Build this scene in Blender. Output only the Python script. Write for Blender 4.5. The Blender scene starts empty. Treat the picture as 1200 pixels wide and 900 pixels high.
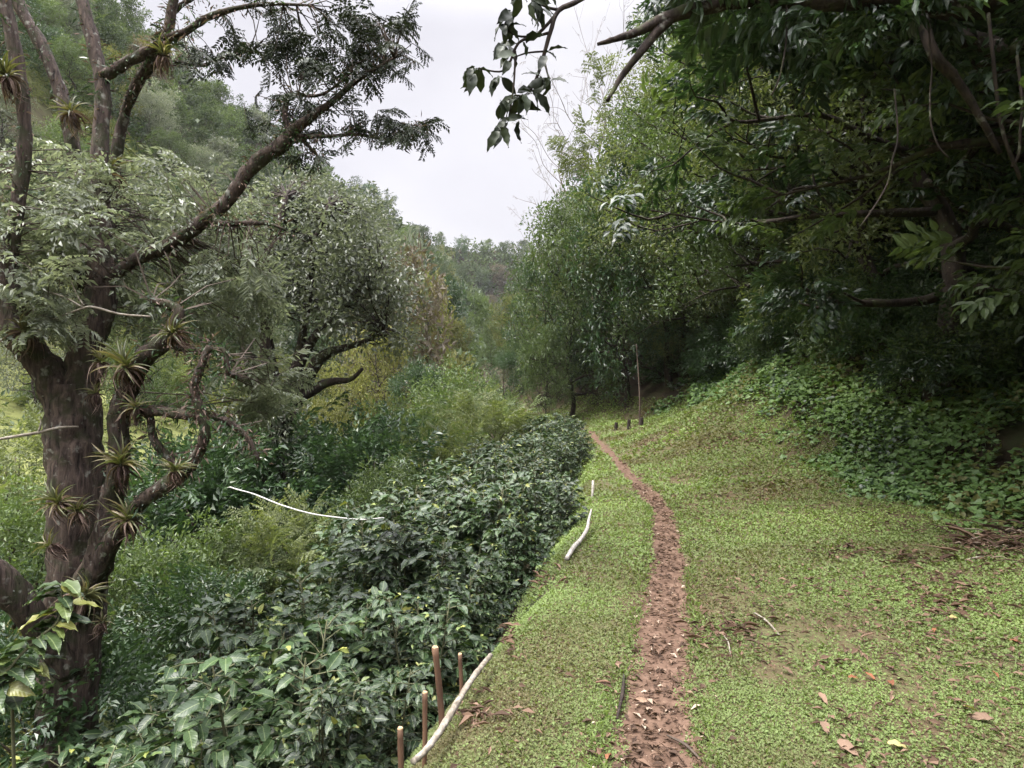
import bpy, math
import numpy as np
from mathutils import Matrix, Vector

rng = np.random.default_rng(7)
scene = bpy.context.scene
COL = scene.collection
F = 782.0                      # focal length in pixels of the 1200x900 photograph
CAMZ = 1.6


def R_(*s):
    return rng.random(s)


def N_(*s):
    return rng.standard_normal(s)


def P(px, py, Y):
    """the point at distance Y seen at that place of the photograph"""
    return np.array([(px - 600.0) / F * Y, Y, CAMZ - (py - 450.0) / F * Y])


# ------------------------------------------------------------------ noise
_L = np.random.default_rng(99).random((256, 256))


def vnoise(x, y):
    x = np.asarray(x, float); y = np.asarray(y, float)
    xi = np.floor(x).astype(int); yi = np.floor(y).astype(int)
    fx = x - xi; fy = y - yi
    fx = fx * fx * (3 - 2 * fx); fy = fy * fy * (3 - 2 * fy)
    a = _L[xi & 255, yi & 255]; b = _L[(xi + 1) & 255, yi & 255]
    c = _L[xi & 255, (yi + 1) & 255]; d = _L[(xi + 1) & 255, (yi + 1) & 255]
    return (a * (1 - fx) + b * fx) * (1 - fy) + (c * (1 - fx) + d * fx) * fy


def fbm(x, y, o=3):
    s = 0; a = .5; t = 0
    for i in range(o):
        s = s + a * vnoise(x * 2 ** i + 17 * i, y * 2 ** i + 31 * i); t += a; a *= .5
    return s / t


# ------------------------------------------------------------------ mesh collector
class Geo:
    def __init__(s):
        s.v = []; s.f = []; s.c = []; s.m = []; s.n = 0

    def add(s, v, f, c=None, mat=0):
        v = np.asarray(v, np.float32).reshape(-1, 3); f = np.asarray(f, np.int64).reshape(-1, 3)
        if c is None:
            c = np.zeros((len(v), 3), np.float32); c[:, 2] = .5
        s.v.append(v); s.f.append(f + s.n); s.c.append(np.asarray(c, np.float32)); s.m.append(np.full(len(f), mat, np.int32)); s.n += len(v)
        return s

    def mesh(s, name, mats, smooth=False):
        me = bpy.data.meshes.new(name)
        v = np.concatenate(s.v); f = np.concatenate(s.f).astype(np.int32); c = np.concatenate(s.c); m = np.concatenate(s.m)
        me.vertices.add(len(v)); me.vertices.foreach_set('co', v.ravel())
        me.loops.add(f.size); me.loops.foreach_set('vertex_index', f.ravel())
        me.polygons.add(len(f)); me.polygons.foreach_set('loop_start', np.arange(0, f.size, 3, dtype=np.int32))
        for mt in mats if isinstance(mats, (list, tuple)) else [mats]:
            me.materials.append(mt)
        me.polygons.foreach_set('material_index', m)
        me.polygons.foreach_set('use_smooth', np.full(len(f), smooth, bool))
        a = me.attributes.new('lc', 'FLOAT_VECTOR', 'POINT'); a.data.foreach_set('vector', c.ravel())
        me.update(calc_edges=True)
        return me

    def build(s, name, mats, parent=None, smooth=False, loc=None):
        return link(name, s.mesh(name, mats, smooth), parent, loc)


def link(name, data, parent=None, loc=None, rz=0.0, sc=None):
    o = bpy.data.objects.new(name, data); COL.objects.link(o)
    if parent is not None:
        o.parent = parent
    if loc is not None:
        o.location = [float(q) for q in loc]
    o.rotation_euler = (0, 0, float(rz))
    if sc is not None:
        o.scale = (float(sc),) * 3 if np.isscalar(sc) else [float(q) for q in sc]
    return o


def tag(o, label=None, cat=None, group=None, kind=None):
    if label: o['label'] = label
    if cat: o['category'] = cat
    if group: o['group'] = group
    if kind: o['kind'] = kind
    return o


def thing(name, label, cat, loc=(0, 0, 0), rz=0, group=None, sc=None):
    return tag(link(name, None, None, loc, rz, sc), label, cat, group)


# ------------------------------------------------------------------ shapes
def unit(a):
    return a / np.maximum(np.linalg.norm(a, axis=-1, keepdims=True), 1e-9)


T4 = (np.array([(0, 0, 0), (.45, -.5, .10), (1, 0, -.14), (.45, .5, .10)]), np.array([(0, 1, 2), (0, 2, 3)]))
T7 = (np.array([(0, 0, 0), (.28, -.42, .06), (.62, -.38, .02), (1, 0, -.22), (.62, .38, .02), (.28, .42, .06), (.5, 0, -.05)]),
      np.array([(6, 0, 1), (6, 1, 2), (6, 2, 3), (6, 3, 4), (6, 4, 5), (6, 5, 0)]))


def _coffee_tmpl():
    t = np.array([0, .1, .26, .44, .62, .8, .92, 1.0]); w = np.array([.03, .22, .43, .5, .45, .26, .08, .0])
    v = []; f = []
    for i, (a, b) in enumerate(zip(t, w)):
        dz = .10 * a - .38 * a * a
        wav = .035 * (1 if i % 2 else -1)
        v += [(a, -b, dz + .16 * b + wav), (a, 0, dz), (a, b, dz + .16 * b - wav)]
    for i in range(len(t) - 1):
        k = 3 * i
        f += [(k, k + 3, k + 4), (k, k + 4, k + 1), (k + 1, k + 4, k + 5), (k + 1, k + 5, k + 2)]
    return np.array(v), np.array(f)


def _strap_tmpl(n=5, droop=.5):
    v = []; f = []
    for i in range(n):
        a = i / (n - 1); w = .5 * (1 - a ** 2.2) + .02
        v += [(a * (1 - .25 * droop * a), -w, .25 * a - droop * a * a + .12 * w), (a * (1 - .25 * droop * a), 0, .25 * a - droop * a * a), (a * (1 - .25 * droop * a), w, .25 * a - droop * a * a + .12 * w)]
    for i in range(n - 1):
        k = 3 * i
        f += [(k, k + 3, k + 4), (k, k + 4, k + 1), (k + 1, k + 4, k + 5), (k + 1, k + 5, k + 2)]
    return np.array(v), np.array(f)


def _round_tmpl():
    # heart / ivy like leaf
    v = [(.12, 0, 0), (0, -.28, .04), (.2, -.52, .05), (.55, -.42, .02), (1, 0, -.14), (.55, .42, .02), (.2, .52, .05), (0, .28, .04)]
    f = [(0, 1, 2), (0, 2, 3), (0, 3, 4), (0, 4, 5), (0, 5, 6), (0, 6, 7)]
    return np.array(v), np.array(f)


TC = _coffee_tmpl()
TS = _strap_tmpl(6, .55)
TSD = _strap_tmpl(5, 1.0)
TR = _round_tmpl()


def leafset(g, Pn, D, U, L, W, rnd, tmpl=T4, mat=0):
    """leaves: base points, axis directions, up hints, lengths, widths, colour numbers"""
    Pn = np.asarray(Pn, float); n = len(Pn)
    if n == 0: return
    D = unit(np.asarray(D, float)); S = unit(np.cross(D, U)); Nn = np.cross(S, D)
    L = np.broadcast_to(np.asarray(L, float), (n,)); W = np.broadcast_to(np.asarray(W, float), (n,)); rnd = np.broadcast_to(np.asarray(rnd, float), (n,))
    tv, tf = tmpl; k = len(tv)
    v = Pn[:, None, :] + L[:, None, None] * tv[None, :, 0, None] * D[:, None, :] + W[:, None, None] * tv[None, :, 1, None] * S[:, None, :] * 1.0 + L[:, None, None] * tv[None, :, 2, None] * Nn[:, None, :]
    c = np.empty((n, k, 3), np.float32); c[:, :, 0] = tv[None, :, 0]; c[:, :, 1] = tv[None, :, 1]; c[:, :, 2] = rnd[:, None]
    f = tf[None] + (np.arange(n) * k)[:, None, None]
    g.add(v.reshape(-1, 3), f.reshape(-1, 3), c.reshape(-1, 3), mat)


def smooth_path(pts, m=4):
    p = np.asarray(pts, float)
    if len(p) < 3 or m < 2: return p
    q = np.vstack([2 * p[0] - p[1], p, 2 * p[-1] - p[-2]]); out = []
    for i in range(1, len(q) - 2):
        for t in np.arange(m) / m:
            a, b, c, d = q[i - 1], q[i], q[i + 1], q[i + 2]
            out.append(.5 * (2 * b + (c - a) * t + (2 * a - 5 * b + 4 * c - d) * t * t + (3 * b - a - 3 * c + d) * t ** 3))
    out.append(p[-1]); return np.array(out)


def tube(g, pts, rad, k=8, m=3, rough=.0, mat=0, rnd=.5, cap=True):
    """a limb: points, radii at the points; smoothed"""
    p = np.asarray(pts, float); rad = np.broadcast_to(np.asarray(rad, float), (len(p),))
    q = smooth_path(np.column_stack([p, rad]), m); p = q[:, :3]; r = np.maximum(q[:, 3], 1e-4); n = len(p)
    t = unit(np.gradient(p, axis=0))
    ref = np.array([0.31, .95, .05]) if abs(t[0, 2]) > .7 else np.array([.05, .1, 1.0])
    a = unit(np.cross(t, ref)); b = np.cross(t, a)
    th = np.arange(k) / k * 2 * np.pi
    rr = r[:, None] * (1 + rough * (rng.random((n, k)) - .5) * 2) if rough else np.repeat(r[:, None], k, 1)
    v = p[:, None] + rr[..., None] * (np.cos(th)[None, :, None] * a[:, None] + np.sin(th)[None, :, None] * b[:, None])
    i = np.arange(n - 1)[:, None] * k; j = np.arange(k)[None]; j2 = (j + 1) % k
    A = i + j; B = i + j2; C = i + k + j2; D = i + k + j
    f = np.concatenate([np.stack([A, B, C], -1).reshape(-1, 3), np.stack([A, C, D], -1).reshape(-1, 3)])
    v = v.reshape(-1, 3)
    if cap:
        v = np.vstack([v, p[0], p[-1]]); e = n * k
        jj = np.arange(k); f = np.vstack([f, np.stack([np.full(k, e), (jj + 1) % k, jj], -1), np.stack([np.full(k, e + 1), (n - 1) * k + jj, (n - 1) * k + (jj + 1) % k], -1)])
    c = np.zeros((len(v), 3)); c[:, 2] = rnd
    g.add(v, f, c, mat)


def twigs(g, A, B, ra, rb, sag=0.0, mat=0, rnd=.5):
    """many thin twigs at once: three sided, one bend"""
    A = np.asarray(A, float); B = np.asarray(B, float); n = len(A)
    if n == 0: return
    ra = np.broadcast_to(ra, (n,)); rb = np.broadcast_to(rb, (n,))
    d = unit(B - A); L = np.linalg.norm(B - A, axis=1)
    M = (A + B) / 2 + N_(n, 3) * L[:, None] * .07; M[:, 2] += sag * L
    ref = np.where(np.abs(d[:, 2:3]) > .8, [[1., .2, 0]], [[0, .1, 1.]])
    a = unit(np.cross(d, ref)); b = np.cross(d, a)
    th = np.arange(3) / 3 * 2 * np.pi
    ring = np.cos(th)[None, :, None] * a[:, None] + np.sin(th)[None, :, None] * b[:, None]
    v = np.concatenate([A[:, None] + ra[:, None, None] * ring, M[:, None] + ((ra + rb) / 2)[:, None, None] * ring, B[:, None] + rb[:, None, None] * ring], 1)
    f = []
    for s in (0, 3):
        for j in range(3):
            j2 = (j + 1) % 3
            f += [(s + j, s + j2, s + 3 + j2), (s + j, s + 3 + j2, s + 3 + j)]
    f = np.array(f)[None] + (np.arange(n) * 9)[:, None, None]
    c = np.zeros((n * 9, 3)); c[:, 2] = rnd
    g.add(v.reshape(-1, 3), f.reshape(-1, 3), c, mat)


# leaf clusters on a unit twig along +X, up +Z: (P, D, U, L) arrays
def cluster(kind, seed):
    r = np.random.default_rng(seed)
    if kind == 'broad':
        n = 22; t = np.linspace(.08, 1, n); sd = np.where(np.arange(n) % 2, 1., -1.)
        p = np.stack([t, .06 * r.standard_normal(n), .1 * t - .25 * t * t + .05 * r.standard_normal(n)], -1)
        d = np.stack([.55 + .3 * r.random(n), sd * (.5 + .6 * r.random(n)), -.35 + .5 * r.standard_normal(n) * .6], -1)
        u = np.stack([.25 * r.standard_normal(n), .25 * r.standard_normal(n), np.ones(n)], -1); L = .26 + .14 * r.random(n)
        # side shoots
        k = 12; an = r.random(k) * 6.28; p2 = np.stack([.3 + .6 * r.random(k), .3 * np.cos(an), .22 * np.sin(an)], -1)
        d2 = np.stack([.4 + .5 * r.random(k), np.cos(an), .6 * np.sin(an) - .3], -1)
        u2 = np.stack([.3 * r.standard_normal(k), .3 * r.standard_normal(k), np.ones(k)], -1)
        return np.vstack([p, p2]), np.vstack([d, d2]), np.vstack([u, u2]), np.concatenate([L, .22 + .14 * r.random(k)])
    if kind == 'feather':      # compound leaves with paired leaflets
        Pp = []; Dd = []; Uu = []; Ll = []
        for q in range(6):
            t0 = .15 + .75 * q / 5; az = (1 if q % 2 else -1) * (.5 + .6 * r.random()); el = -.1 - .3 * r.random()
            ax = np.array([math.cos(az) * math.cos(el), math.sin(az) * math.cos(el), math.sin(el)]); o = np.array([t0, 0, -.1 * t0 * t0])
            sd = unit(np.cross(ax, [0, 0, 1.])); up = np.cross(sd, ax); up = up / np.linalg.norm(up)
            if up[2] < 0: up = -up
            m = 7; ln = .42 + .16 * r.random()
            for i in range(m):
                a = (i + .6) / m
                for s in (-1, 1):
                    Pp.append(o + ax * ln * a - np.array([0, 0, .16 * a * a])); Dd.append(ax * .45 + sd * s * .9 + np.array([0, 0, -.28]) + .12 * r.standard_normal(3)); Uu.append(up + .25 * r.standard_normal(3)); Ll.append(.15 + .06 * r.random())
        return np.array(Pp), np.array(Dd), np.array(Uu), np.array(Ll)
    if kind == 'tuft':
        n = 36; d = unit(r.standard_normal((n, 3)) + np.array([.5, 0, .35])); p = d * (.25 + .45 * r.random(n))[:, None] + np.array([.3, 0, 0])
        dd = d + .6 * r.standard_normal((n, 3)) + np.array([0, 0, -.25]); u = np.array([0, 0, 1.]) + .45 * r.standard_normal((n, 3))
        return p, dd, u, .2 + .14 * r.random(n)
    if kind == 'clump':        # far away foliage mass
        n = 26; d = unit(r.standard_normal((n, 3)) + np.array([.2, 0, .4])); p = d * (.2 + .6 * r.random(n))[:, None]
        dd = d + .7 * r.standard_normal((n, 3)); u = d + np.array([0, 0, .8]) + .4 * r.standard_normal((n, 3))
        return p, dd, u, .34 + .22 * r.random(n)
    if kind == 'droop':
        n = 26; t = r.random(n); sd = np.where(np.arange(n) % 2, 1., -1.)
        p = np.stack([t, sd * .12 * r.random(n), .05 - .35 * t * t], -1)
        d = np.stack([.5 * r.random(n), sd * .5 * r.random(n), -.7 - .5 * r.random(n)], -1); u = np.stack([np.ones(n), .5 * r.standard_normal(n), .6 + .4 * r.standard_normal(n)], -1)
        return p, d, u, .26 + .14 * r.random(n)


CL = {k: [cluster(k, 100 + i) for i in range(7)] for k in ('broad', 'feather', 'tuft', 'clump', 'droop')}


def clusters(g, O, D, S, kind, wr=.42, tmpl=T4, crnd=None, mat=0, var=.45, roll=.35, lmul=1.0):
    """place leaf clusters: origins, twig directions, sizes"""
    O = np.asarray(O, float); n = len(O); D = unit(np.asarray(D, float)); S = np.broadcast_to(np.asarray(S, float), (n,))
    if crnd is None: crnd = R_(n)
    up = np.array([0, 0, 1.]) + roll * N_(n, 3)
    Y = unit(np.cross(up, D)); Z = np.cross(D, Y); M = np.stack([D, Y, Z], -1)          # columns
    which = rng.integers(0, len(CL[kind]), n)
    for w in range(len(CL[kind])):
        i = np.where(which == w)[0]
        if len(i) == 0: continue
        p, d, u, L = CL[kind][w]; k = len(p)
        pp = O[i][:, None] + S[i][:, None, None] * np.einsum('nij,kj->nki', M[i], p)
        dd = np.einsum('nij,kj->nki', M[i], d); uu = np.einsum('nij,kj->nki', M[i], u)
        LL = (S[i][:, None] * L[None] * (.8 + .4 * R_(len(i), k))) * lmul
        rn = np.clip(crnd[i][:, None] * (1 - var) + var * R_(len(i), k), 0, 1)
        leafset(g, pp.reshape(-1, 3), dd.reshape(-1, 3), uu.reshape(-1, 3), LL.ravel(), LL.ravel() * wr * 2 * .5, rn.ravel(), tmpl, mat)


# ------------------------------------------------------------------ materials
def _nt(name):
    m = bpy.data.materials.new(name); m.use_nodes = True; nt = m.node_tree
    for n in list(nt.nodes): nt.nodes.remove(n)
    return m, nt, nt.nodes.new('ShaderNodeOutputMaterial')


def node(nt, t, **kw):
    n = nt.nodes.new('ShaderNode' + t)
    for k, v in kw.items():
        if k == 'ins':
            for a, b in v.items():
                if hasattr(b, 'is_linked') or isinstance(b, bpy.types.NodeSocket): nt.links.new(b, n.inputs[a])
                else: n.inputs[a].default_value = b
        else:
            setattr(n, k, v)
    return n


def ramp(nt, fac, cols, pos=None):
    n = nt.nodes.new('ShaderNodeValToRGB'); e = n.color_ramp.elements; k = len(cols)
    while len(e) < k: e.new(.5)
    for i, c in enumerate(cols):
        e[i].position = pos[i] if pos else i / (k - 1); e[i].color = (*c, 1)
    nt.links.new(fac, n.inputs[0]); return n.outputs[0]


def mixc(nt, fac, a, b, mode='MIX'):
    n = nt.nodes.new('ShaderNodeMix'); n.data_type = 'RGBA'; n.blend_type = mode
    for s, v in ((n.inputs[0], fac), (n.inputs[6], a), (n.inputs[7], b)):
        if isinstance(v, bpy.types.NodeSocket): nt.links.new(v, s)
        else: s.default_value = (*v, 1) if isinstance(v, tuple) else v
    return n.outputs[2]


def math_(nt, op, a, b=0.0, clamp=False):
    n = nt.nodes.new('ShaderNodeMath'); n.operation = op; n.use_clamp = clamp
    for s, v in ((n.inputs[0], a), (n.inputs[1], b)):
        if isinstance(v, bpy.types.NodeSocket): nt.links.new(v, s)
        else: s.default_value = v
    return n.outputs[0]


def leaf_mat(name, cols, pos=None, rough=.45, trans=.3, tcol=None, midrib=.0, veins=0, spec=.5, objvar=.25):
    m, nt, out = _nt(name)
    at = node(nt, 'Attribute', attribute_name='lc'); sep = node(nt, 'SeparateXYZ', ins={0: at.outputs['Vector']})
    col = ramp(nt, sep.outputs[2], cols, pos)
    oi = node(nt, 'ObjectInfo')
    val = node(nt, 'MapRange', ins={0: oi.outputs['Random'], 3: 1 - objvar, 4: 1 + objvar})
    hs = node(nt, 'HueSaturation', ins={'Value': val.outputs[0], 'Color': col}); col = hs.outputs[0]
    bump = None
    if midrib:
        ab = math_(nt, 'ABSOLUTE', sep.outputs[1]); k = math_(nt, 'LESS_THAN', ab, .035)
        col = mixc(nt, math_(nt, 'MULTIPLY', k, midrib), col, (.35, .42, .2))
    if veins:
        ab = math_(nt, 'ABSOLUTE', sep.outputs[1])
        ph = math_(nt, 'SUBTRACT', sep.outputs[0], math_(nt, 'MULTIPLY', ab, .45))
        wv = math_(nt, 'SINE', math_(nt, 'MULTIPLY', ph, veins * 6.283))
        bump = node(nt, 'Bump', ins={'Strength': .15, 'Distance': .003, 'Height': wv})
    p = node(nt, 'BsdfPrincipled', ins={'Base Color': col, 'Roughness': rough, 'Specular IOR Level': spec})
    if bump: nt.links.new(bump.outputs[0], p.inputs['Normal'])
    if trans:
        tc = mixc(nt, 1.0, col, tcol or (1.5, 1.6, .7), 'MULTIPLY')
        t = node(nt, 'BsdfTranslucent', ins={'Color': tc})
        mx = node(nt, 'MixShader', ins={0: trans, 1: p.outputs[0], 2: t.outputs[0]})
        nt.links.new(mx.outputs[0], out.inputs[0])
    else:
        nt.links.new(p.outputs[0], out.inputs[0])
    return m


def bark_mat(name, a, b, moss=(.05, .06, .025), mossy=.45, scale=9.0, lichen=.0, bump=.6, stretch=.25):
    m, nt, out = _nt(name)
    tc = node(nt, 'TexCoord'); mp = node(nt, 'Mapping', ins={'Vector': tc.outputs['Object'], 'Scale': (1, 1, stretch)})
    n1 = node(nt, 'TexNoise', ins={'Vector': mp.outputs[0], 'Scale': scale * 2.2, 'Detail': 5.0, 'Roughness': .65})
    n2 = node(nt, 'TexNoise', ins={'Vector': tc.outputs['Object'], 'Scale': scale * .45, 'Detail': 4.0, 'Roughness': .6})
    n3 = node(nt, 'TexNoise', ins={'Vector': tc.outputs['Object'], 'Scale': scale * 1.1, 'Detail': 3.0})
    col = ramp(nt, n1.outputs[0], [a, tuple(.5 * (x + y) for x, y in zip(a, b)), b], [.32, .5, .7])
    k = node(nt, 'MapRange', ins={0: n2.outputs[0], 1: .62 - .25 * mossy, 2: .75 - .25 * mossy})
    col = mixc(nt, math_(nt, 'MULTIPLY', k.outputs[0], .85), col, moss)
    if lichen:
        k2 = node(nt, 'MapRange', ins={0: n3.outputs[0], 1: .62 - .06 * lichen, 2: .74 - .06 * lichen})
        col = mixc(nt, math_(nt, 'MULTIPLY', k2.outputs[0], .55), col, (.3, .31, .27))
    bp = node(nt, 'Bump', ins={'Strength': bump, 'Distance': .03, 'Height': n1.outputs[0]})
    p = node(nt, 'BsdfPrincipled', ins={'Base Color': col, 'Roughness': .9, 'Specular IOR Level': .2, 'Normal': bp.outputs[0]})
    nt.links.new(p.outputs[0], out.inputs[0]); return m


def plain_mat(name, cols, scale=20.0, rough=.8, spec=.3, stretch=(1, 1, 1), bump=.2):
    m, nt, out = _nt(name)
    tc = node(nt, 'TexCoord'); mp = node(nt, 'Mapping', ins={'Vector': tc.outputs['Object'], 'Scale': stretch})
    n1 = node(nt, 'TexNoise', ins={'Vector': mp.outputs[0], 'Scale': scale, 'Detail': 4.0, 'Roughness': .6})
    at = node(nt, 'Attribute', attribute_name='lc'); sep = node(nt, 'SeparateXYZ', ins={0: at.outputs['Vector']})
    f = math_(nt, 'ADD', math_(nt, 'MULTIPLY', n1.outputs[0], .7), math_(nt, 'MULTIPLY', sep.outputs[2], .3))
    col = ramp(nt, f, cols, [.3 + .4 * i / (len(cols) - 1) for i in range(len(cols))])
    bp = node(nt, 'Bump', ins={'Strength': bump, 'Distance': .01, 'Height': n1.outputs[0]})
    p = node(nt, 'BsdfPrincipled', ins={'Base Color': col, 'Roughness': rough, 'Specular IOR Level': spec, 'Normal': bp.outputs[0]})
    nt.links.new(p.outputs[0], out.inputs[0]); return m


M = {}
M['coffee'] = leaf_mat('coffee_leaf', [(.014, .027, .012), (.027, .050, .020), (.048, .082, .028), (.12, .16, .045), (.20, .20, .05)], [0, .5, .84, .95, 1], rough=.42, trans=.14, midrib=.25, veins=9, spec=.36, objvar=.3)
M['grass'] = leaf_mat('grass_leaf', [(.11, .095, .046), (.115, .145, .052), (.145, .20, .066), (.19, .25, .085)], rough=.6, trans=.3, spec=.25, objvar=0)
M['bank'] = leaf_mat('creeper_leaf', [(.055, .10, .034), (.095, .165, .05), (.15, .23, .07)], rough=.5, trans=.25, spec=.35, objvar=0)
M['grey'] = leaf_mat('grey_green_leaf', [(.07, .085, .058), (.12, .138, .095), (.19, .21, .15)], rough=.42, trans=.36, tcol=(1.4, 1.45, 1.0), spec=.5)
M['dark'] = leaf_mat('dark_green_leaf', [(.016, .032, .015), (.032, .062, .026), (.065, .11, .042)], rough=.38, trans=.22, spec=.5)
M['mid'] = leaf_mat('mid_green_leaf', [(.036, .055, .024), (.068, .10, .038), (.125, .165, .06)], rough=.48, trans=.3, spec=.4)
M['light'] = leaf_mat('light_green_leaf', [(.06, .075, .034), (.10, .12, .052), (.165, .185, .08)], rough=.5, trans=.35, spec=.35)
M['olive'] = leaf_mat('olive_leaf', [(.06, .065, .022), (.11, .115, .035), (.18, .18, .06)], rough=.55, trans=.3, spec=.3)
M['rust'] = leaf_mat('rusty_leaf', [(.07, .055, .038), (.115, .095, .07), (.16, .14, .105)], rough=.6, trans=.25, spec=.3)
M['far'] = leaf_mat('far_leaf', [(.022, .038, .020), (.048, .070, .034), (.095, .12, .056)], rough=.6, trans=.25, spec=.25)
M['silhouette'] = leaf_mat('silhouette_leaf', [(.012, .017, .010), (.020, .028, .015), (.032, .044, .022)], rough=.5, trans=.06, spec=.3)  # leaves seen against the sky: their backlit darkness is put into the colour
M['brom'] = leaf_mat('bromeliad_leaf', [(.06, .07, .03), (.10, .105, .045), (.16, .13, .075)], rough=.4, trans=.25, spec=.4)
M['brom_dry'] = leaf_mat('dry_bromeliad_leaf', [(.05, .03, .026), (.11, .075, .062), (.24, .18, .15)], rough=.8, trans=.1, spec=.15)
M['bark'] = bark_mat('mossy_bark', (.012, .009, .008), (.105, .078, .065), moss=(.032, .036, .018), mossy=.5, lichen=.3, scale=14, bump=1.0, stretch=.14)
M['bark_plain'] = bark_mat('brown_bark', (.05, .036, .030), (.15, .11, .09), mossy=.2, scale=12, lichen=.2, bump=.9, stretch=.12)
M['bark_dark'] = bark_mat('dark_bark', (.012, .009, .008), (.048, .036, .030), mossy=.35, lichen=.15)
M['bark_pale'] = bark_mat('pale_bark', (.10, .085, .07), (.24, .21, .18), mossy=.1, lichen=.4)
M['twig'] = plain_mat('twig_bark', [(.035, .026, .02), (.08, .06, .045)], 30)
M['greentwig'] = plain_mat('green_twig', [(.045, .055, .026), (.10, .095, .05)], 30)
M['stake'] = plain_mat('orange_brown_stake', [(.045, .026, .017), (.10, .055, .034), (.17, .10, .06)], 26, stretch=(1, 1, .12), bump=.6)
M['cutwood'] = plain_mat('cut_wood', [(.3, .2, .11), (.45, .32, .2)], 30)
M['palewood'] = plain_mat('pale_pole_wood', [(.07, .06, .045), (.19, .165, .13), (.36, .34, .30)], 24, bump=.7)
M['palebranch'] = plain_mat('whitish_branch', [(.10, .09, .07), (.27, .25, .22), (.45, .43, .40)], 26)
M['white'] = plain_mat('white_plastic', [(.40, .39, .37), (.58, .57, .55)], 5, rough=.45)
M['litter'] = leaf_mat('dead_leaf', [(.055, .036, .026), (.115, .072, .05), (.19, .128, .09), (.40, .33, .26)], [0, .45, .85, 1], rough=.8, trans=.08, spec=.15, objvar=.2)
M['rusty_litter'] = leaf_mat('red_brown_leaf', [(.12, .045, .024), (.19, .08, .042)], rough=.7, trans=.1, spec=.2)
M['yellow_litter'] = leaf_mat('yellowed_leaf', [(.20, .17, .06), (.30, .26, .12)], rough=.6, trans=.15, spec=.2)
M['meadow'] = leaf_mat('meadow_leaf', [(.07, .085, .03), (.12, .14, .05), (.17, .19, .075)], rough=.6, trans=.3, spec=.2)
M['fern'] = leaf_mat('fern_leaf', [(.05, .072, .03), (.085, .115, .046), (.13, .165, .07)], rough=.5, trans=.3, spec=.3)


# ------------------------------------------------------------------ terrain
def tab(Y, ys, vs):
    return np.interp(Y, ys, vs)


def edge(Y):   # left rim of the grass ledge
    return tab(Y, [-10, 0, 2.78, 3.9, 5.44, 8.34, 13.9, 19, 23, 27, 35, 50, 80, 150, 190, 300], [-1., -.6, -.36, -.12, .35, .85, 1.6, 2.3, 2.0, .2, -3.5, -5, -6, -4, 1, 13])


def bankx(Y):  # foot of the wooded bank
    return tab(Y, [-10, 3, 5, 7.5, 10, 15, 20, 24, 28, 35, 50, 80, 150, 190, 300], [6.5, 6., 5.5, 5.3, 5., 4.9, 5.5, 5.2, 3.2, -1., -3, -4, -2, 4, 16])


def pathx(Y):
    return tab(Y, [-10, 2.78, 3.57, 4.6, 6.26, 8.34, 10.4, 13.9, 17.9, 22, 25, 28, 35], [.2, .58, .78, 1.05, 1.45, 1.90, 2.02, 2.22, 2.40, 2.6, 2.3, 1.2, -2.4])


def pathw(Y):
    return tab(Y, [-10, 2.8, 4, 8, 14, 25], [.22, .20, .175, .155, .13, .11])


def hraw(X, Y):
    e = edge(Y); b = bankx(Y); p = pathx(Y)
    zb = tab(Y, [0, 7, 10, 13, 15.5, 18, 21, 25, 28, 50], [.08, .08, .38, .85, 1.05, 1.05, .6, .3, .3, .5])
    zl = tab(Y, [0, 30, 80, 150, 300], [0, 0, 2, 9, 25])
    xv = tab(Y, [0, 20, 40, 80, 120, 150, 190, 230, 300], [-10, -9, -11, -12, -11, -9, -4, 0, 8])
    zv = -6.6 + .078 * Y
    xf = tab(Y, [0, 40, 80, 120, 150, 190, 230, 300], [-24, -24, -24, -22, -17, -9, -5, 3])
    zf = zv + .40 * (xv - xf)
    xr = tab(Y, [0, 60, 100, 120, 150, 190, 230, 300], [-78, -70, -62, -57, -48, -29, -22, -15])
    zr = tab(Y, [0, 60, 100, 120, 150, 190, 230, 300], [68, 64, 58, 53.5, 50.5, 43, 38, 34])
    ks = [xr - 140, xr, xf, xv, e - 4, e - 1.5, e - .35, e, np.minimum(p + .5, b - .3), b, b + 1.2, b + 4, b + 15, b + 60, b + 150]
    zs = [zr * .6, zr, zf, zv, zl - 4.2, zl - 1.9, zl - .45, zl - .02, zl + 0 * Y, zl + zb, zl + zb + .85, zl + zb + 2.8, zl + zb + 11, zl + zb + 42, zl + zb + 70]
    z = np.where(X <= ks[0], zs[0], zs[-1])
    for i in range(len(ks) - 1):
        k0 = ks[i]; k1 = np.maximum(ks[i + 1], k0 + .05)
        t = np.clip((X - k0) / (k1 - k0), 0, 1)
        z = np.where((X > k0) & (X <= ks[i + 1]), zs[i] + (zs[i + 1] - zs[i]) * t, z)
    endh = -40 + (98 - .10 * (X + 5)) * np.clip((Y - 195) / 95, 0, 1)
    z = np.maximum(z, endh)
    return z


def H(X, Y):
    X = np.asarray(X, float); Y = np.asarray(Y, float)
    s = np.clip((np.hypot(X, Y) - 10) / 60, 0, 1)
    w = .18 + 1.5 * s
    z = (hraw(X - w, Y) + 2 * hraw(X, Y) + hraw(X + w, Y)) / 4
    near = .05 * (fbm(X * 1.3 + 40, Y * 1.3 + 70, 3) - .5) + .12 * (fbm(X * .35 + 9, Y * .35, 2) - .5)
    far = (fbm(X * .06 + 5, Y * .06 + 3, 4) - .5) * 7 * np.clip((np.hypot(X, Y) - 35) / 60, 0, 1)
    rut = -.035 * np.exp(-((X - pathx(Y)) / (pathw(Y) * 1.1)) ** 4)
    return z + near + far + rut


def Hs(x, y):
    return float(H(np.array([x]), np.array([y]))[0])


def axis(segs):
    out = []
    for a, b, st in segs:
        out.append(np.arange(a, b, st))
    return np.concatenate(out + [[segs[-1][1]]])


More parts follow.
